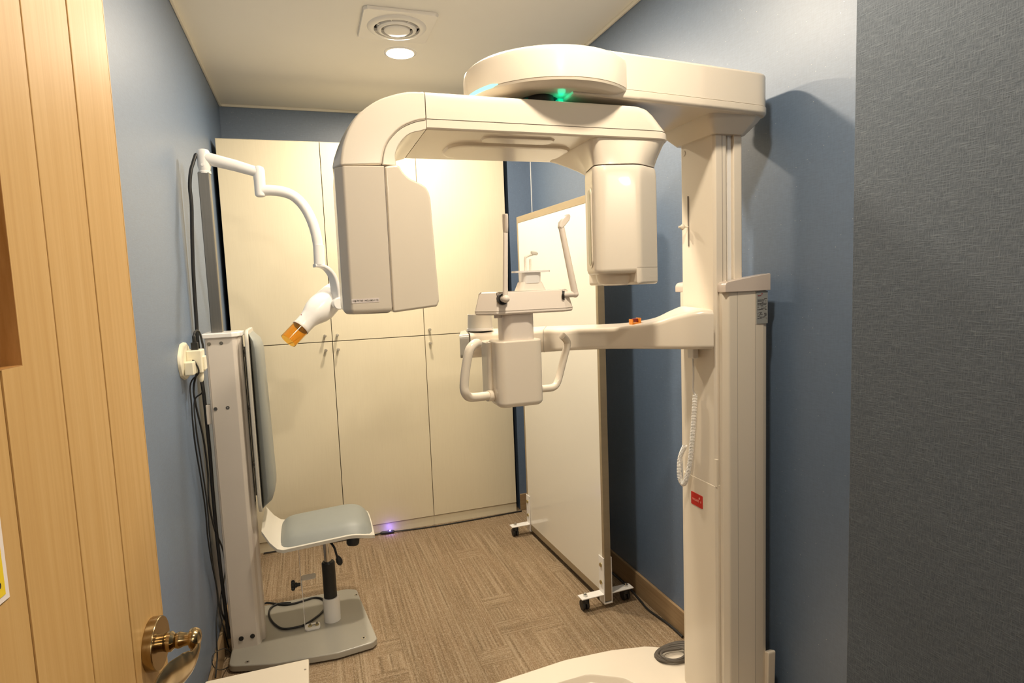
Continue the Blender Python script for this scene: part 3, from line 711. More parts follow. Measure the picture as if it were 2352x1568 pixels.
# chin rest unit
cb = MB().loft(soft_rings(rrect(.434,.557,1.408,1.500,.024,6), 1.036, 1.204, .014, .004)).build('chin_rest_body', M['cream'], xr, ang=50)
MB().loft(soft_rings(rrect(.424,.470,1.455,1.53,.014,4), 1.055, 1.200, .008, .004)).build('rear_housing', M['cream2'], cb, ang=50)
MB().box(.455, .545, 1.48, 1.60, 1.150, 1.190).build('mounting_block', M['cream2'], cb, bevel=.004)
MB().loft(soft_rings(rrect(.458,.542,1.418,1.492,.024,6), 1.195, 1.285, 0, 0)).build('neck', M['taupe'] if False else M['pinkwhite'], cb, ang=50)
ct = [(.393,1.46),(.436,1.405),(.62,1.405),(.648,1.425),(.650,1.49),(.62,1.515),(.44,1.515)]
cb0 = rpoly(ct, .010, 4)
hr = MB()
hr.loft([ringz(grow(cb0, .010), 1.2695), ringz(grow(cb0, .003), 1.2705), ringz(cb0, 1.274), ringz(cb0, 1.2795), ringz(grow(cb0, .013), 1.324), ringz(grow(cb0, .017), 1.3265)])
hr = hr.build('head_tray', M['pinkwhite'], xr, ang=30)
MB().loft([ringz(grow(cb0, -.0004), 1.2790), ringz(grow(cb0, -.0004), 1.2802)]).build('seam', M['softseam'], hr)
MB().cyl((.446,1.43,1.262), (.446,1.43,1.272), .010, 16).build('lock_knob', M['taupe'], hr)
MB().loft([ringz(rrect(.505,.580,1.43,1.48,.012), 1.325), ringz(rrect(.514,.572,1.437,1.474,.010), 1.348)]).build('bite_socket', M['pinkwhite'], hr)
MB().loft([ringz(rrect(.518,.568,1.435,1.476,.012), 1.345), ringz(rrect(.517,.569,1.434,1.477,.012), 1.372)]).build('bite_holder', M['white'], hr)
MB().loft([ringz(rrect(.498,.596,1.430,1.482,.02), 1.372), ringz(rrect(.498,.596,1.430,1.482,.02), 1.3765)]).build('chin_shelf', M['white'], hr)
bt = MB().tube([(.533,1.455,1.374),(.532,1.455,1.404),(.537,1.455,1.413),(.560,1.455,1.420)], .0035, 8, smooth=4).build('bite_block', M['milky'], hr)
MB().tube([(.545,1.455,1.374),(.546,1.455,1.406)], .003, 8).build('bite_block', M['milky'], hr)
MB().lathe([(.002,0),(.009,.002),(.010,.007),(.006,.010),(0,.011)], (.556,1.455,1.416), (0.3,0,1), 16).build('bite_tip', M['milky'], hr)
# temple supports
q = at(1157,686,'y',1.398); q2 = at(1160,530,'y',1.398); q3 = at(1163,495,'y',1.398)
MB().cyl((q.x, 1.402, q.z-.001), (q.x, 1.418, q.z-.001), .0135, 24).build('rod_hole', M['black'], hr)
tr = MB().tube([(q.x,1.40,q.z),(q.x,1.384,q.z),(q.x,1.384,q.z+.004)], .0085, 16).build('temple_support', M['pinkwhite'], hr)
MB().lathe([(.0095*sin(pi*a_/10), -.0095*cos(pi*a_/10)) for a_ in range(11)], (q.x, 1.382, q.z), (0,0,1), 20).build('joint', M['pinkwhite'], tr)
MB().tube([(q.x,1.386,q.z),(q2.x-.0015,1.390,q2.z)], [.0064,.0060], 14).build('rod', M['pinkwhite'], tr)
pz0, pz1 = q2.z-.004, q3.z+.002
MB().loft([[(q2.x-.0015+cx*.0062, 1.39+sy*.012*k0, z) for cx, sy in [(cos(2*pi*j/12), sin(2*pi*j/12)) for j in range(12)]] for z, k0 in ((pz0,.6),(pz0+.012,1),(pz1-.004,1.3),(pz1,1.1))]).build('pad', M['pinkwhite'], tr)
q = at(1293,676,'y',1.42); qa = at(1320,675,'y',1.42); qb = at(1289,521,'y',1.42); qc = at(1300,495,'y',1.42)
MB().cyl((q.x-.003,1.4145,q.z-.002), (q.x+.001,1.412,q.z-.002), .0115, 20).build('rod_hole', M['black'], hr)
tr = MB().tube([(q.x-.004,1.42,q.z-.001),(qa.x,1.418,qa.z)], .0078, 16).build('temple_support', M['pinkwhite'], hr)
MB().lathe([(.0094*sin(pi*a_/10), -.0094*cos(pi*a_/10)) for a_ in range(11)], (qa.x, 1.418, qa.z), (0,0,1), 20).build('joint', M['pinkwhite'], tr)
MB().tube([(qa.x,1.418,qa.z),(qb.x,1.42,qb.z)], [.0088,.0076], 14).build('rod', M['pinkwhite'], tr)
pl_ = [at(x_, y_, 'y', 1.42) for x_, y_ in [(1283,522),(1285,510),(1300,493),(1306,492),(1308,497),(1306,506),(1293,522),(1288,527)]]
MB().prism([(p.x, p.z) for p in pl_], 'y', 1.412, 1.430).build('pad', M['pinkwhite'], tr, bevel=.003)
# grips
def grip(pts, r, y):
    P_ = [at(px, py, 'y', yy) for px, py, yy in pts]
    return MB().tube(P_, r, 16, smooth=5).build('grip', M['cream'], cb)
g1 = grip([(1138,908,1.46),(1118,909,1.45),(1092,912,1.43),(1077,911,1.42),(1069,902,1.41),(1066,885,1.41),(1070,845,1.41),(1077,808,1.41),(1085,794,1.415),(1094,788,1.425),(1098,790,1.432)], .0112, 0)
MB().lathe([(.0,-.0005),(.0095,.002),(.0115,.008)], at(1098,790,'y',1.436), (-.3,-.6,-.1), 16).build('grip_end', M['cream'], g1)
MB().tube([at(1120,909,'y',1.452), at(1140,908,'y',1.46)], .0142, 18).build('grip_collar', M['cream'], g1)
g2 = grip([(1230,893,1.47),(1252,892,1.475),(1268,890,1.48),(1278,882,1.485),(1285,862,1.49),(1293,830,1.49),(1301,800,1.49),(1303,786,1.49),(1297,776,1.485),(1291,771,1.48)], .0098, 0)
MB().tube([at(1232,893,'y',1.47), at(1243,892,'y',1.473)], .0118, 18).build('grip_collar', M['cream'], g2)
# coiled lead from the carriage down the front of the column
cc_ = empty('coiled_lead', (1.03, 1.48, .72), 'white coiled lead hanging in front of the scanner column', 'lead')
MB().box(1.034, 1.052, 1.458, 1.486, 1.112, 1.147).build('strain_relief', M['white'], cc_, bevel=.003)
MB().tube([(1.043,1.472,1.115),(1.043,1.470,1.06),(1.044,1.474,1.02),(1.046,1.468,1.005)], .0026, 8, smooth=5).build('straight_part', M['white'], cc_)
hp = spline([Vector(p) for p in [(1.046,1.468,1.005),(1.044,1.472,.94),(1.042,1.480,.86),(1.040,1.490,.79),(1.036,1.502,.745),(1.034,1.515,.726),(1.032,1.530,.745),(1.034,1.530,.80),(1.040,1.512,.845)]], 40)
pts = []; turns = 92; n_ = turns*9
ln = [0]
for a, b in zip(hp, hp[1:]): ln.append(ln[-1]+(b-a).length)
j = 0
for i in range(n_+1):
    t = ln[-1]*i/n_
    while j < len(hp)-2 and ln[j+1] < t: j += 1
    p = hp[j].lerp(hp[j+1], (t-ln[j])/max(1e-9, ln[j+1]-ln[j])); T = (hp[j+1]-hp[j]).normalized()
    N = Vector((1,0,0)); N = (N-T*N.dot(T)).normalized(); B = T.cross(N); a = 2*pi*turns*i/n_
    pts.append(p+N*cos(a)*.0062+B*sin(a)*.0058)
MB().tube(pts, .00165, 5).build('coil', M['white'], cc_)
# orange holder on the arm
oh = empty('orange_clip', (.885,1.545,1.212), 'small orange clip holding a dark red plug on top of the support arm', 'clip')
p0 = at(1459,741,'y',1.545)
X0, Z0 = p0.x, 1.2135
MB().box(X0-.0145, X0+.0145, 1.535, 1.556, Z0, Z0+.006).build('base', M['orange'], oh, bevel=.002)
MB().box(X0-.0145, X0-.0115, 1.535, 1.556, Z0+.003, Z0+.016).build('side', M['orange'], oh, bevel=.001)
MB().box(X0+.008, X0+.0145, 1.535, 1.556, Z0+.003, Z0+.019).build('side', M['orange'], oh, bevel=.001)
MB().cyl((X0-.0105,1.546,Z0+.0125), (X0+.0075,1.546,Z0+.0125), .0052, 16).build('plug', M['darkred'], oh)
# grey cable coil lying on the platform
cg = MB(); pts = []
random.seed(3)
for i in range(5*26):
    a = 2*pi*i/26; k_ = i//26
    rx = .085-.010*k_+.004*sin(a*1.3+k_); ry = .052-.006*k_+.004*cos(a*.7+k_)
    pts.append((1.148-.006*k_+rx*cos(a+.2*k_)-.018, 1.700+ry*sin(a+.2*k_)-.004*k_, .0545+.0035*k_+.003*sin(a*2+k_)))
cg.tube(pts, .0042, 8)
tag(cg.build('cable_coil', M['cordgrey']), 'grey rubber cable coiled on the scanner platform behind the column', 'cable')

# ---------------------------------------------------------------- wheeled screen
ws = empty('mobile_screen', (1.075, 2.56, 0), 'tall white glossy screen with bronze frame on castors beside the right wall', 'screen')
PN, PFr = Vector((1.078, 2.135)), Vector((1.052, 2.985))
e_ = (PFr-PN); LW = e_.length; e_.normalize(); nn = Vector((e_.y, -e_.x))   # nn points +x (to the wall)
SM = Matrix.Identity(4)
for i in range(3): SM[i][0], SM[i][1], SM[i][2], SM[i][3] = (e_.x, e_.y, 0)[i], (nn.x, nn.y, 0)[i], (0,0,1)[i], (PN.x, PN.y, 0)[i]
ZT = 1.685; ZB_ = .030; FT = .030
MB().box(.016, LW-.016, .0005, FT-.0005, ZB_+.03, ZT-.022, SM).build('board', M['board'], ws)
MB().box(0, .018, 0, FT, ZB_, ZT, SM).build('frame_side', M['frame'], ws, bevel=.0015)
MB().box(LW-.018, LW, 0, FT, ZB_, ZT, SM).build('frame_side', M['frame'], ws, bevel=.0015)
MB().box(.018, LW-.018, -.0008, FT, ZT-.032, ZT, SM).build('frame_top', M['frame'], ws, bevel=.0015)
MB().box(.018, LW-.018, 0, FT, ZB_, ZB_+.032, SM).build('frame_bottom', M['frame'], ws, bevel=.0015)
for s0 in (.0, LW-.045):
    for sg in (-1, 1):
        n0 = -.0005 if sg < 0 else FT+.0005
        b_ = MB(); a0, a1 = sorted((n0, n0+sg*.004)); b_.box(s0, s0+.042, a0, a1, .022, .215, SM)
        a0, a1 = sorted((n0, n0+sg*.105)); b_.box(s0, s0+.042, a0, a1, .058, .062, SM)
        bo = b_.build('bracket', M['white'], ws, bevel=.001)
        for zz in (.105, .180):
            c0 = SM @ Vector((s0+.022, n0+sg*.004, zz)); c1 = SM @ Vector((s0+.022, n0+sg*.009, zz))
            MB().lathe([(.009,0),(.009,.0035),(.007,.005),(0,.0052)], c0, c1-c0, 12).build('bolt', M['boltbrass'], bo)
        cn = n0+sg*.080; cs = s0+.022
        MB().cyl(SM @ Vector((cs, cn, .062)), SM @ Vector((cs, cn, .070)), .009, 6).build('nut', M['chrome'], bo)
        MB().cyl(SM @ Vector((cs, cn, .070)), SM @ Vector((cs, cn, .077)), .0045, 10).build('stud', M['chrome'], bo)
        ca = MB().lathe([(.0165,0),(.0165,.010),(.012,.018),(.004,.024)], SM @ Vector((cs, cn, .036)), (0,0,1), 20).build('castor', M['black'], ws)
        for k_ in (-1, 1):
            MB().lathe([(.010,-.007),(.0195,-.0055),(.0215,0),(.0195,.0055),(.010,.007)], SM @ Vector((cs+.008, cn+k_*.0085, .022)), SM.to_3x3() @ Vector((0,1,0)), 24).build('wheel', M['black'], ca)
MB().box(-.001, .041, -.004, FT+.004, .018, .024, SM).build('bottom_strap', M['white'], ws, bevel=.001)
MB().box(LW-.042, LW+.001, -.004, FT+.004, .018, .024, SM).build('bottom_strap', M['white'], ws, bevel=.001)

# ---------------------------------------------------------------- intraoral x-ray stand with seat
iu = empty('xray_stand', (-.10, 2.45, 0), 'white intraoral x-ray unit on a column stand with a grey padded seat', 'x-ray unit')
bp = rpoly([(-.352,2.262),(-.20,2.215),(.02,2.195),(.148,2.212),(.166,2.235),(.122,2.650),(.08,2.672),(-.30,2.660),(-.352,2.63)], [.03,.08,.08,.02,.02,.03,.05,.04,.03], 5)
bpl = MB().loft(soft_rings(bp, .006, .031, .004, .005)).build('base_plate', M['baseplate'], iu, ang=50)
MB().loft([ringz(grow(bp, .02), .001), ringz(grow(bp, .02), .007)]).build('underside', M['black'], iu)
for q in ((835,1465),(818,1366),(568,1520)):
    p = at(*q, 'z', .031); MB().lathe([(.0085,0),(.0085,.0012),(.004,.0014),(.003,.0002),(0,0)], (p.x,p.y,.031), (0,0,1), 16).build('screw', M['chrome'], bpl)
    MB().cyl((p.x+.001,p.y,.0320), (p.x+.001,p.y,.0330), .0035, 12).build('screw_hole', M['black'], bpl)
# housing
hp_ = rpoly([(-.352,2.362),(-.262,2.360),(-.252,2.368),(-.246,2.392),(-.236,2.398),(-.236,2.455),(-.246,2.460),(-.252,2.475),(-.352,2.475)], [.006,.006,.004,.004,.006,.006,.004,.006,.006], 3)
hs_ = MB().prism(hp_, 'z', .031, 1.196).build('column_housing', M['offwhite'], iu)
hp2 = rpoly([(-.360,2.352),(-.262,2.350),(-.245,2.365),(-.240,2.388),(-.230,2.392),(-.230,2.460),(-.240,2.466),(-.247,2.483),(-.360,2.483)], .006, 3)
MB().loft(soft_rings(hp2, 1.194, 1.211, .003, .004)).build('housing_cap', M['white'], iu, ang=50)
MB().box(-.3445, -.3435, 2.3606, 2.364, .04, 1.19).build('seam', M['softseam'], hs_)
for q in ((480,790),(508,788),(495,939),(523,936)):
    p = at(*q, 'y', 2.3605); MB().lathe([(.0065,0),(.0062,.0015),(.0025,.0016),(.002,.0004),(0,.0004)], (p.x,2.3612,p.z), (0,-1,0), 16).build('screw', M['steel'], hs_)
for q in ((554,1466),(580,1460)):
    p = at(*q, 'y', 2.3605); MB().cyl((p.x,2.3612,p.z), (p.x,2.3585,p.z), .0085, 20).build('rubber_plug', M['black'], hs_)
MB().box(-.368, -.352, 2.368, 2.40, .885, .955).build('cable_bracket', M['offwhite'], hs_, bevel=.002)
MB().box(-.2370, -.2352, 2.425, 2.440, .56, 1.16).build('side_groove', M['dark'], hs_)
# steel pole
MB().box(-.334,-.297,2.402,2.440,1.205,1.778).build('pole', M['steel'], iu, bevel=.0025)
zq = 1.775
hd_ = MB().lathe([(.0205,0),(.0205,.008),(.0185,.010),(.0185,.012),(.0222,.028),(.0225,.062),(.0215,.075),(.017,.083),(.008,.0865),(0,.087)], (-.3125,2.42,zq), (0,0,1), 32).build('swivel_head', M['white'], iu)
MB().cyl((-.331,2.412,1.838), (-.337,2.408,1.839), .006, 14).build('cable_port', M['black'], hd_)
MB().cyl((-.3150,2.3985,1.803), (-.3150,2.3965,1.803), .005, 14).build('button', M['white'], hd_)
def y2(px, py, y=2.42): return at(px, py, 'y', y)
MB().tube([y2(470,362), y2(480,365), y2(540,380), y2(594,396)], [.0215,.0220,.0205,.0185], 24).build('upper_link', M['white'], iu)
e0, e1 = y2(600,383), y2(598,441)
MB().lathe([(0,.0),(.010,.001),(.0170,.005),(.0195,.012),(.0195,.062),(.0202,.063),(.0202,.098),(.0165,.108),(.009,.1125),(0,.113)][::-1], (e1.x, 2.42, e1.z-.0195), (0,0,1), 28).build('elbow', M['white'], iu)
MB().tube([y2(*q) for q in [(598,438),(620,437),(648,440),(674,450),(697,472),(714,502),(725,535),(731,568),(733,600)]], [.0190,.0195,.0195,.0190,.0190,.0190,.0188,.0185,.0180], 24, smooth=5).build('curved_link', M['white'], iu)
a_, b_ = y2(732,563), y2(734,608)
MB().cyl(a_+Vector((0,0,.0)), b_, .0205, 28).build('link_sleeve', M['white'], iu)
# fork: curved flat strap down to the pivot
fk = [y2(*q) for q in [(722,610),(738,611),(752,619),(763,634),(769,655),(772,675),(774,692)]]
fks = spline(fk, 4); Rg = []
for i, p in enumerate(fks):
    t = (fks[min(i+1, len(fks)-1)]-fks[max(i-1, 0)]).normalized(); n = Vector((t.z, 0, -t.x)).normalized()
    f_ = i/(len(fks)-1); T_ = .0065; W_ = .023+.003*sin(pi*f_)
    sec = rrect(-T_, T_, -W_, W_, .004, 2)
    Rg.append([p + n*s + Vector((-.62,.78,0))*w_*(.35+.65*f_) + Vector((0,1,0))*w_*(.5-.5*f_) for s, w_ in sec])
MB().loft(Rg).build('fork', M['white'], iu, ang=50)
pv = y2(769,697)
MB().lathe([(.0,0),(.020,.0),(.023,.003),(.023,.020),(.020,.022),(.020,.040)], (pv.x+.016, 2.385, pv.z), (-.25,1,0), 28).build('pivot', M['white'], iu)
# tube head, lofted along its axis
ax = Vector((-.60,-.32,-.58)).normalized(); nose = y2(691,752)
sidev = Vector((ax.z, 0, -ax.x)).normalized(); upv = ax.cross(sidev)
Rg = []
for d_, rs, ru, off in ((0,.0375,.0375,0),(.004,.0385,.0385,0),(.010,.0385,.0385,0),(.040,.0400,.0400,0),(.060,.0470,.050,.002),(.085,.059,.055,.006),(.110,.064,.058,.010),(.145,.062,.058,.012),(.185,.058,.055,.014),(.215,.050,.048,.014),(.232,.036,.036,.013),(.238,.012,.012,.012)):
    c = nose - ax*d_ - sidev*off*.5
    Rg.append([c + sidev*cos(2*pi*j/36)*rs*.86 + upv*sin(2*pi*j/36)*ru*.86 for j in range(36)])
tb = MB().loft(Rg).build('tube_head', M['white'], iu, ang=50)
MB().lathe([(.0338,0),(.0348,-.004),(.0338,-.009)], nose+ax*.004, ax, 40, cap=False).build('cone_ring', M['offwhite'], tb)
cone = MB().lathe([(.0300,0),(.0300,.066),(.0304,.0665),(.0318,.0665),(.0322,.066),(.0322,0)], nose+ax*.004, ax, 48, cap=False)
cone.build('amber_cone', M['amber'], iu)
MB().lathe([(.0315,0),(.0315,.0015),(.008,.002),(0,.002)], nose+ax*.0005, ax, 36).build('cone_base', mat('brown_disc', (.22,.05,.015), .4), tb)
dd = y2(692,723,2.39); MB().cyl(dd, dd+Vector((0,-.002,.001)), .0018, 8).build('red_dot', M['inkred'], tb)
# thick black lead down the pole
MB().tube([(-.335,2.409,1.839)]+[at(px,py,'y',yy) for px,py,yy in [(444,372,2.40),(438,395,2.39),(436,430,2.385),(440,470,2.385),(441,530,2.388),(443,600,2.39),(446,660,2.39),(450,720,2.385),(455,800,2.38),(463,870,2.376),(468,905,2.376),(474,960,2.378),(482,1040,2.378),(488,1120,2.378),(497,1220,2.378),(508,1320,2.378),(518,1400,2.378),(526,1465,2.378)]], .0062, 10, smooth=4).build('power_lead', M['black'], iu)
# backrest
by0, by1 = 2.360, 2.600
bk = MB().prism(rrect(by0-.006, by1+.006, .530, 1.2155, .045, 8), 'x', -.2215, -.2095).build('backrest', M['seatshell'], iu, bevel=.0035)
Rg = []
npz = 26
for i in range(npz+1):
    t = i/npz; z = .545+.655*t; ed_ = min(1, sqrt(max(0, 1-(max(0, abs(t-.5)-.38)/.12)**2))+.02)
    xb = -.209; thk = (.036+.012*(1-t))*ed_; hw = (by1-by0)/2*(.82+.18*ed_)
    pl_ = rrect(0, 1, -1, 1, .45, 6)
    Rg.append([(xb + max(.001, thk)*p[0], (by0+by1)/2 + hw*p[1], z) for p in rrect(0, 1, -1, 1, .48, 6)])
MB().loft(Rg).build('back_pad', M['vinyl'], bk, ang=60)
for z in (1.125, .915, .70):
    MB().box(-.238, -.2205, 2.436, 2.462, z-.012, z+.012).build('back_bracket', M['offwhite'], bk, bevel=.002)
    MB().cyl((-.229,2.4335,z+.002), (-.229,2.437,z+.002), .006, 12).build('bracket_bolt', M['steel'], bk)
MB().box(-.2345, -.2300, 2.440, 2.452, .58, 1.15).build('guide_rail', M['steel'], iu)
# seat: white saddle shell and grey pad, profile in x, swept over y
def seat_z(x):
    t = (x+.20)/.39
    return .3945 + .020*sin(min(1, max(0, (t-.2)/.6))*pi*.5)*0 + .022*t - .030*max(0, (t-.72)/.28)**2
def saddle(x0, x1, y0, y1, dz0, dz1, lip, n=22, ny=13, crown=.0):
    bm_ = MB(); R = []
    for i in range(n+1):
        t = i/n; x = x0+(x1-x0)*t
        lz = lip*max(0, 1-t/.13)**2 if lip else 0
        sh = -.018*max(0, 1-t/.13)**1.5 if lip else 0
        w_ = 1-.16*max(0, (t-.84)/.16)**2.5-.14*max(0, (.14-t)/.14)**2
        yc = (y0+y1)/2 ; hw = (y1-y0)/2*w_
        top, bot = [], []
        for j in range(ny+1):
            v = -1+2*j/ny; y = yc+hw*v
            tl = .018*(x-x0)/(x1-x0)*0
            e = (1-abs(v)**6)*(1-(abs(2*t-1))**10) if crown else 1
            zc = seat_z(x)+lz - .012*v*v + tl
            top.append(Vector((x+sh, y, zc+dz0+(dz1-dz0)*e if crown else zc+dz1))); bot.append(Vector((x+sh, y, zc+dz0)))
        R.append(top+bot[::-1])
    return bm_.loft(R)
st = saddle(-.196, .188, 2.300, 2.615, .008, .020, .078).build('seat', M['seatshell'], iu, ang=60)
saddle(-.160, .185, 2.306, 2.609, .018, .050, 0, crown=1).build('seat_pad', M['vinyl'], st, ang=70)
# gas lift
gx, gy = .012, 2.437
MB().lathe([(.0325,0),(.0325,.092),(.030,.096),(.026,.0965)], (gx,gy,.031), (0,0,1), 32).build('lift_socket', M['white'], iu)
MB().lathe([(.0255,0),(.0255,.145),(.022,.150),(.014,.150)], (gx-.002,gy,.124), (0,0,1), 28).build('lift_sleeve', M['black'], iu)
MB().lathe([(.0145,0),(.0145,.10)], (gx-.003,gy,.27), (0,0,1), 24).build('lift_rod', M['chrome'], iu)
sm = MB(); sm.loft([ringz(rrect(-.050,.070,2.36,2.48,.02), .398), ringz(rrect(-.050,.070,2.36,2.48,.02), .384), ringz(rrect(-.02,.03,2.40,2.465,.02), .362)]).build('seat_mount', M['black'], iu)
MB().tube([(.020,2.40,.372),(.036,2.38,.350),(.042,2.372,.325),(.048,2.370,.305)], [.005,.0045,.0045,.006], 10, smooth=3).build('height_lever', M['black'], iu)
MB().lathe([(.004,0),(.010,.010),(.0125,.022),(.010,.034),(.003,.040)], (.046,2.371,.318), (.25,-.05,-1), 16).build('lever_grip', M['black'], iu)
MB().lathe([(.022,0),(.0245,.004),(.0245,.026),(.020,.034),(0,.036)], (.108,2.345,.398), (-.10,-.15,-1), 28).build('tilt_knob', M['black'], iu)
# locking brackets between the seat and the base plate
lb = MB(); lb.loft(soft_rings(rrect(-.092,-.036,2.385,2.432,.012,4), .031, .036, 0, .001)); lb.box(-.0935,-.0915,2.395,2.430,.032,.235)
lbo = lb.build('lower_bracket', M['white'], iu)
MB().loft([ringz(rrect(-.0935,-.040,2.392,2.436,.010,4), .233), ringz(rrect(-.0935,-.040,2.392,2.436,.010,4), .236)]).build('flange', M['offwhite'], lbo)
ub = MB(); ub.box(-.0962,-.0942,2.398,2.428,.19,.385); ub.box(-.0962,-.060,2.398,2.428,.380,.384); ub.build('upper_bracket', M['offwhite'], iu)
for x_ in (-.074, -.048):
    MB().cyl((x_,2.408,.036), (x_,2.408,.041), .0075, 6).build('bolt', M['boltbrass'], lbo)
    MB().cyl((x_,2.408,.041), (x_,2.408,.049), .004, 10).build('bolt', M['steel'], lbo)
MB().box(-.074,-.048,2.4065,2.4095,.038,.0405).build('strap', M['steel'], lbo)
kp = Vector((-.098,2.412,.212))
kn = MB().lathe([(.0065,0),(.0075,.012),(.010,.014),(.010,.020)], kp, (-1,0,0), 14).build('clamp_knob', M['black'], iu)
for j in range(5):
    a = 2*pi*j/5; c = kp+Vector((-.027, cos(a)*.012, sin(a)*.012))
    MB().lathe([(.004,-.007),(.0085,-.004),(.0085,.004),(.004,.007)], c, (1,0,0), 12).build('lobe', M['black'], kn)
MB().lathe([(.012,-.007),(.014,0),(.012,.007)], kp+Vector((-.027,0,0)), (1,0,0), 16).build('knob_core', M['black'], kn)
# black lead looped on the base plate
lz = .0355
pts = [(-.30,2.665,.012)]+[tuple(at(px,py,'z',lz)) for px,py in [(612,1384),(650,1388),(676,1385),(700,1378),(722,1372),(740,1375),(748,1388),(740,1405),(722,1420),(700,1434),(675,1441),(648,1443),(628,1430),(618,1412),(622,1396),(640,1386),(668,1384)]]
pts[0] = (-.262,2.640,.036)
tag(MB().tube(pts, .0042, 8, smooth=5).build('looped_lead', M['black']), 'black lead looped on the grey base plate under the seat', 'cable')

# ---------------------------------------------------------------- wall outlet with plugs
so = empty('wall_socket', (XL, 2.17, 1.135), 'ivory wall socket crowded with plugs and a triple adapter on the left wall', 'socket')
pl_ = [(2.075,1.135),(2.082,1.165),(2.13,1.196),(2.20,1.198),(2.235,1.17),(2.24,1.12),(2.21,1.082),(2.16,1.078),(2.10,1.095)]
plr = rpoly(pl_, .03, 5)
def wx(poly, x): return [(x, p[0], p[1]) for p in poly]
MB().loft([wx(plr, XL+.0005), wx(grow(plr, .002), XL+.008), wx(grow(plr, .012), XL+.014)]).build('face_plate', M['outlet'], so)
ad = MB().box(XL+.013, XL+.058, 2.145, 2.210, 1.098, 1.172).build('adapter', M['outlet'], so, bevel=.004)
MB().box(XL+.013, XL+.040, 2.098, 2.142, 1.098, 1.140).build('small_adapter', M['outlet'], so, bevel=.004)
MB().box(XL+.056, XL+.064, 2.16, 2.20, 1.105, 1.150).build('side_tab', M['outlet'], ad, bevel=.003)
bpp = MB().box(XL+.026, XL+.046, 2.165, 2.185, 1.170, 1.196).build('black_plug', M['black'], so, bevel=.002)
MB().tube([(XL+.036,2.175,1.194),(XL+.036,2.175,1.212),(XL+.037,2.178,1.222)], [.006,.0055,.0035], 10, smooth=3).build('strain_relief', M['black'], bpp)
MB().lathe([(.0095,0),(.0095,.018),(.007,.030),(.004,.034)], (XL+.045,2.18,1.099), (0,0,-1), 16).build('white_plug', M['outlet'], so)

def W(px, py, x=-.372): return at(px, py, 'x', x)
cables = [
 ('black cord arching over the wall socket and dropping to the floor', .0034,
  [(XL+.037,2.178,1.222),(XL+.040,2.19,1.232),(XL+.046,2.21,1.228),(XL+.05,2.225,1.20),(XL+.05,2.228,1.15)] + [tuple(W(*q)) for q in [(446,880),(450,930),(468,1010),(478,1090),(480,1150),(493,1215),(512,1262),(518,1310),(509,1360),(508,1400),(520,1428),(533,1450),(538,1458)]]),
 ('thin black cord from the adapter hanging straight down the left wall', .0026,
  [(XL+.030,2.148,1.142),(XL+.040,2.140,1.132),(XL+.046,2.142,1.10)] + [tuple(W(*q)) for q in [(438,880),(440,930),(447,1010),(460,1090),(472,1170),(477,1230),(486,1290),(498,1350),(500,1390),(497,1430),(498,1480),(499,1510),(495,1556)]]),
 ('black cord below the ivory plug, swinging right near the skirting board', .0026,
  [(XL+.045,2.18,1.066),(XL+.045,2.182,1.03)] + [tuple(W(*q)) for q in [(447,920),(450,980),(462,1060),(475,1150),(482,1230),(490,1300),(500,1360),(506,1410),(516,1450),(525,1485),(532,1500)]]),
]
for lb_, r_, ps in cables:
    tag(MB().tube(ps, r_, 7, smooth=5).build('power_cord', M['black']), lb_, 'cable')
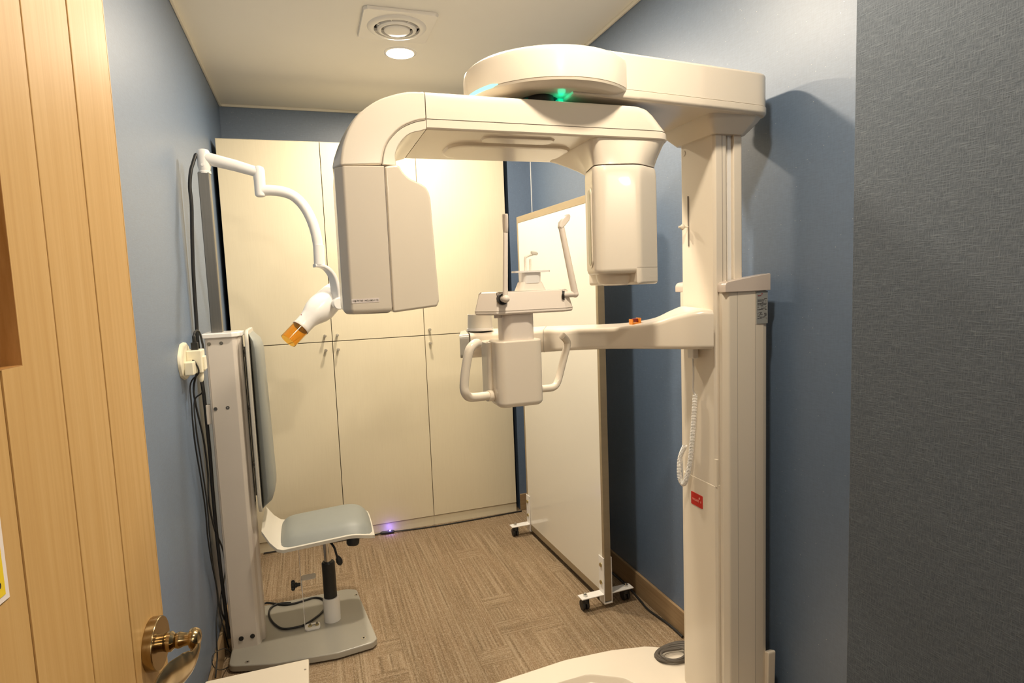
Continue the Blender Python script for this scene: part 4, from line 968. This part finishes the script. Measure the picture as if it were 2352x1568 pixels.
# loose loops near the skirting
ps = [tuple(at(px,py,'x',-.362)) for px,py in [(536,1505),(520,1490),(505,1492),(490,1503),(487,1520),(493,1533),(507,1538),(522,1532),(533,1518),(537,1500),(535,1492),(547,1500),(549,1510),(540,1512),(531,1500),(538,1490),(550,1500),(557,1518),(557,1534),(553,1545)]]
tag(MB().tube(ps, .0016, 6, smooth=5).build('thin_cord', M['black']), 'thin glossy black cord in loose loops above the left skirting board', 'cable')

# ---------------------------------------------------------------- floor lead with violet light
ps = [(-.30,3.278,.006),(0.0,3.280,.006),(.24,3.279,.006),(.30,3.276,.010)]
fc_ = empty('floor_lead', (.345,3.27,0), 'black lead along the cabinet plinth with a glowing violet inline light', 'cable')
MB().tube(ps, .0036, 8, smooth=4).build('lead', M['black'], fc_)
MB().tube([(.295,3.276,.010),(.305,3.275,.011),(.365,3.272,.011),(.372,3.272,.010)], [.005,.0085,.0085,.005], 12).build('inline_box', M['black'], fc_)
MB().tube([(.37,3.272,.010),(.45,3.270,.006),(.62,3.262,.005),(.85,3.265,.005),(1.02,3.272,.005),(1.12,3.276,.005)], .0036, 8, smooth=4).build('lead', M['black'], fc_)
MB().lathe([(.003,0),(.0025,.003),(0,.004)], (.348,3.270,.0195), (0,0,1), 12).build('violet_light', M['violet'], fc_)
l = bpy.data.lights.new('violet_lamp', 'POINT'); l.energy = .08; l.color = (.25,.15,1); l.shadow_soft_size = .003
o = bpy.data.objects.new('violet_lamp', l); o.location = (.348, 3.262, .027); COL.objects.link(o)
ps = [(1.246,3.28,.005),(1.246,3.0,.005),(1.244,2.7,.006),(1.243,2.45,.005),(1.247,2.25,.006),(1.235,2.12,.006),(1.23,2.05,.005),(1.245,1.93,.006),(1.246,1.84,.006)]
tag(MB().tube(ps, .0045, 8, smooth=5).build('skirting_lead', M['black']), 'black lead along the right skirting board behind the wheeled screen', 'cable')

# ---------------------------------------------------------------- low white box in the foreground
lbx = empty('low_cabinet', (-.175, 1.39, 0), 'low white box with a flat top in the foreground beside the door', 'box')
bz = .40
MB().box(-.298, -.0595, 1.203, 1.579, .001, bz-.018).build('body', M['boxpaint'], lbx, bevel=.003)
MB().box(-.300, -.0575, 1.20, 1.582, bz-.0185, bz).build('top', M['boxpaint'], lbx, bevel=.003)
p = at(701,1537,'z',bz); MB().cyl((p.x,p.y,bz-.001),(p.x,p.y,bz+.0006), .0028, 14).build('screw_hole', M['seam'], lbx)
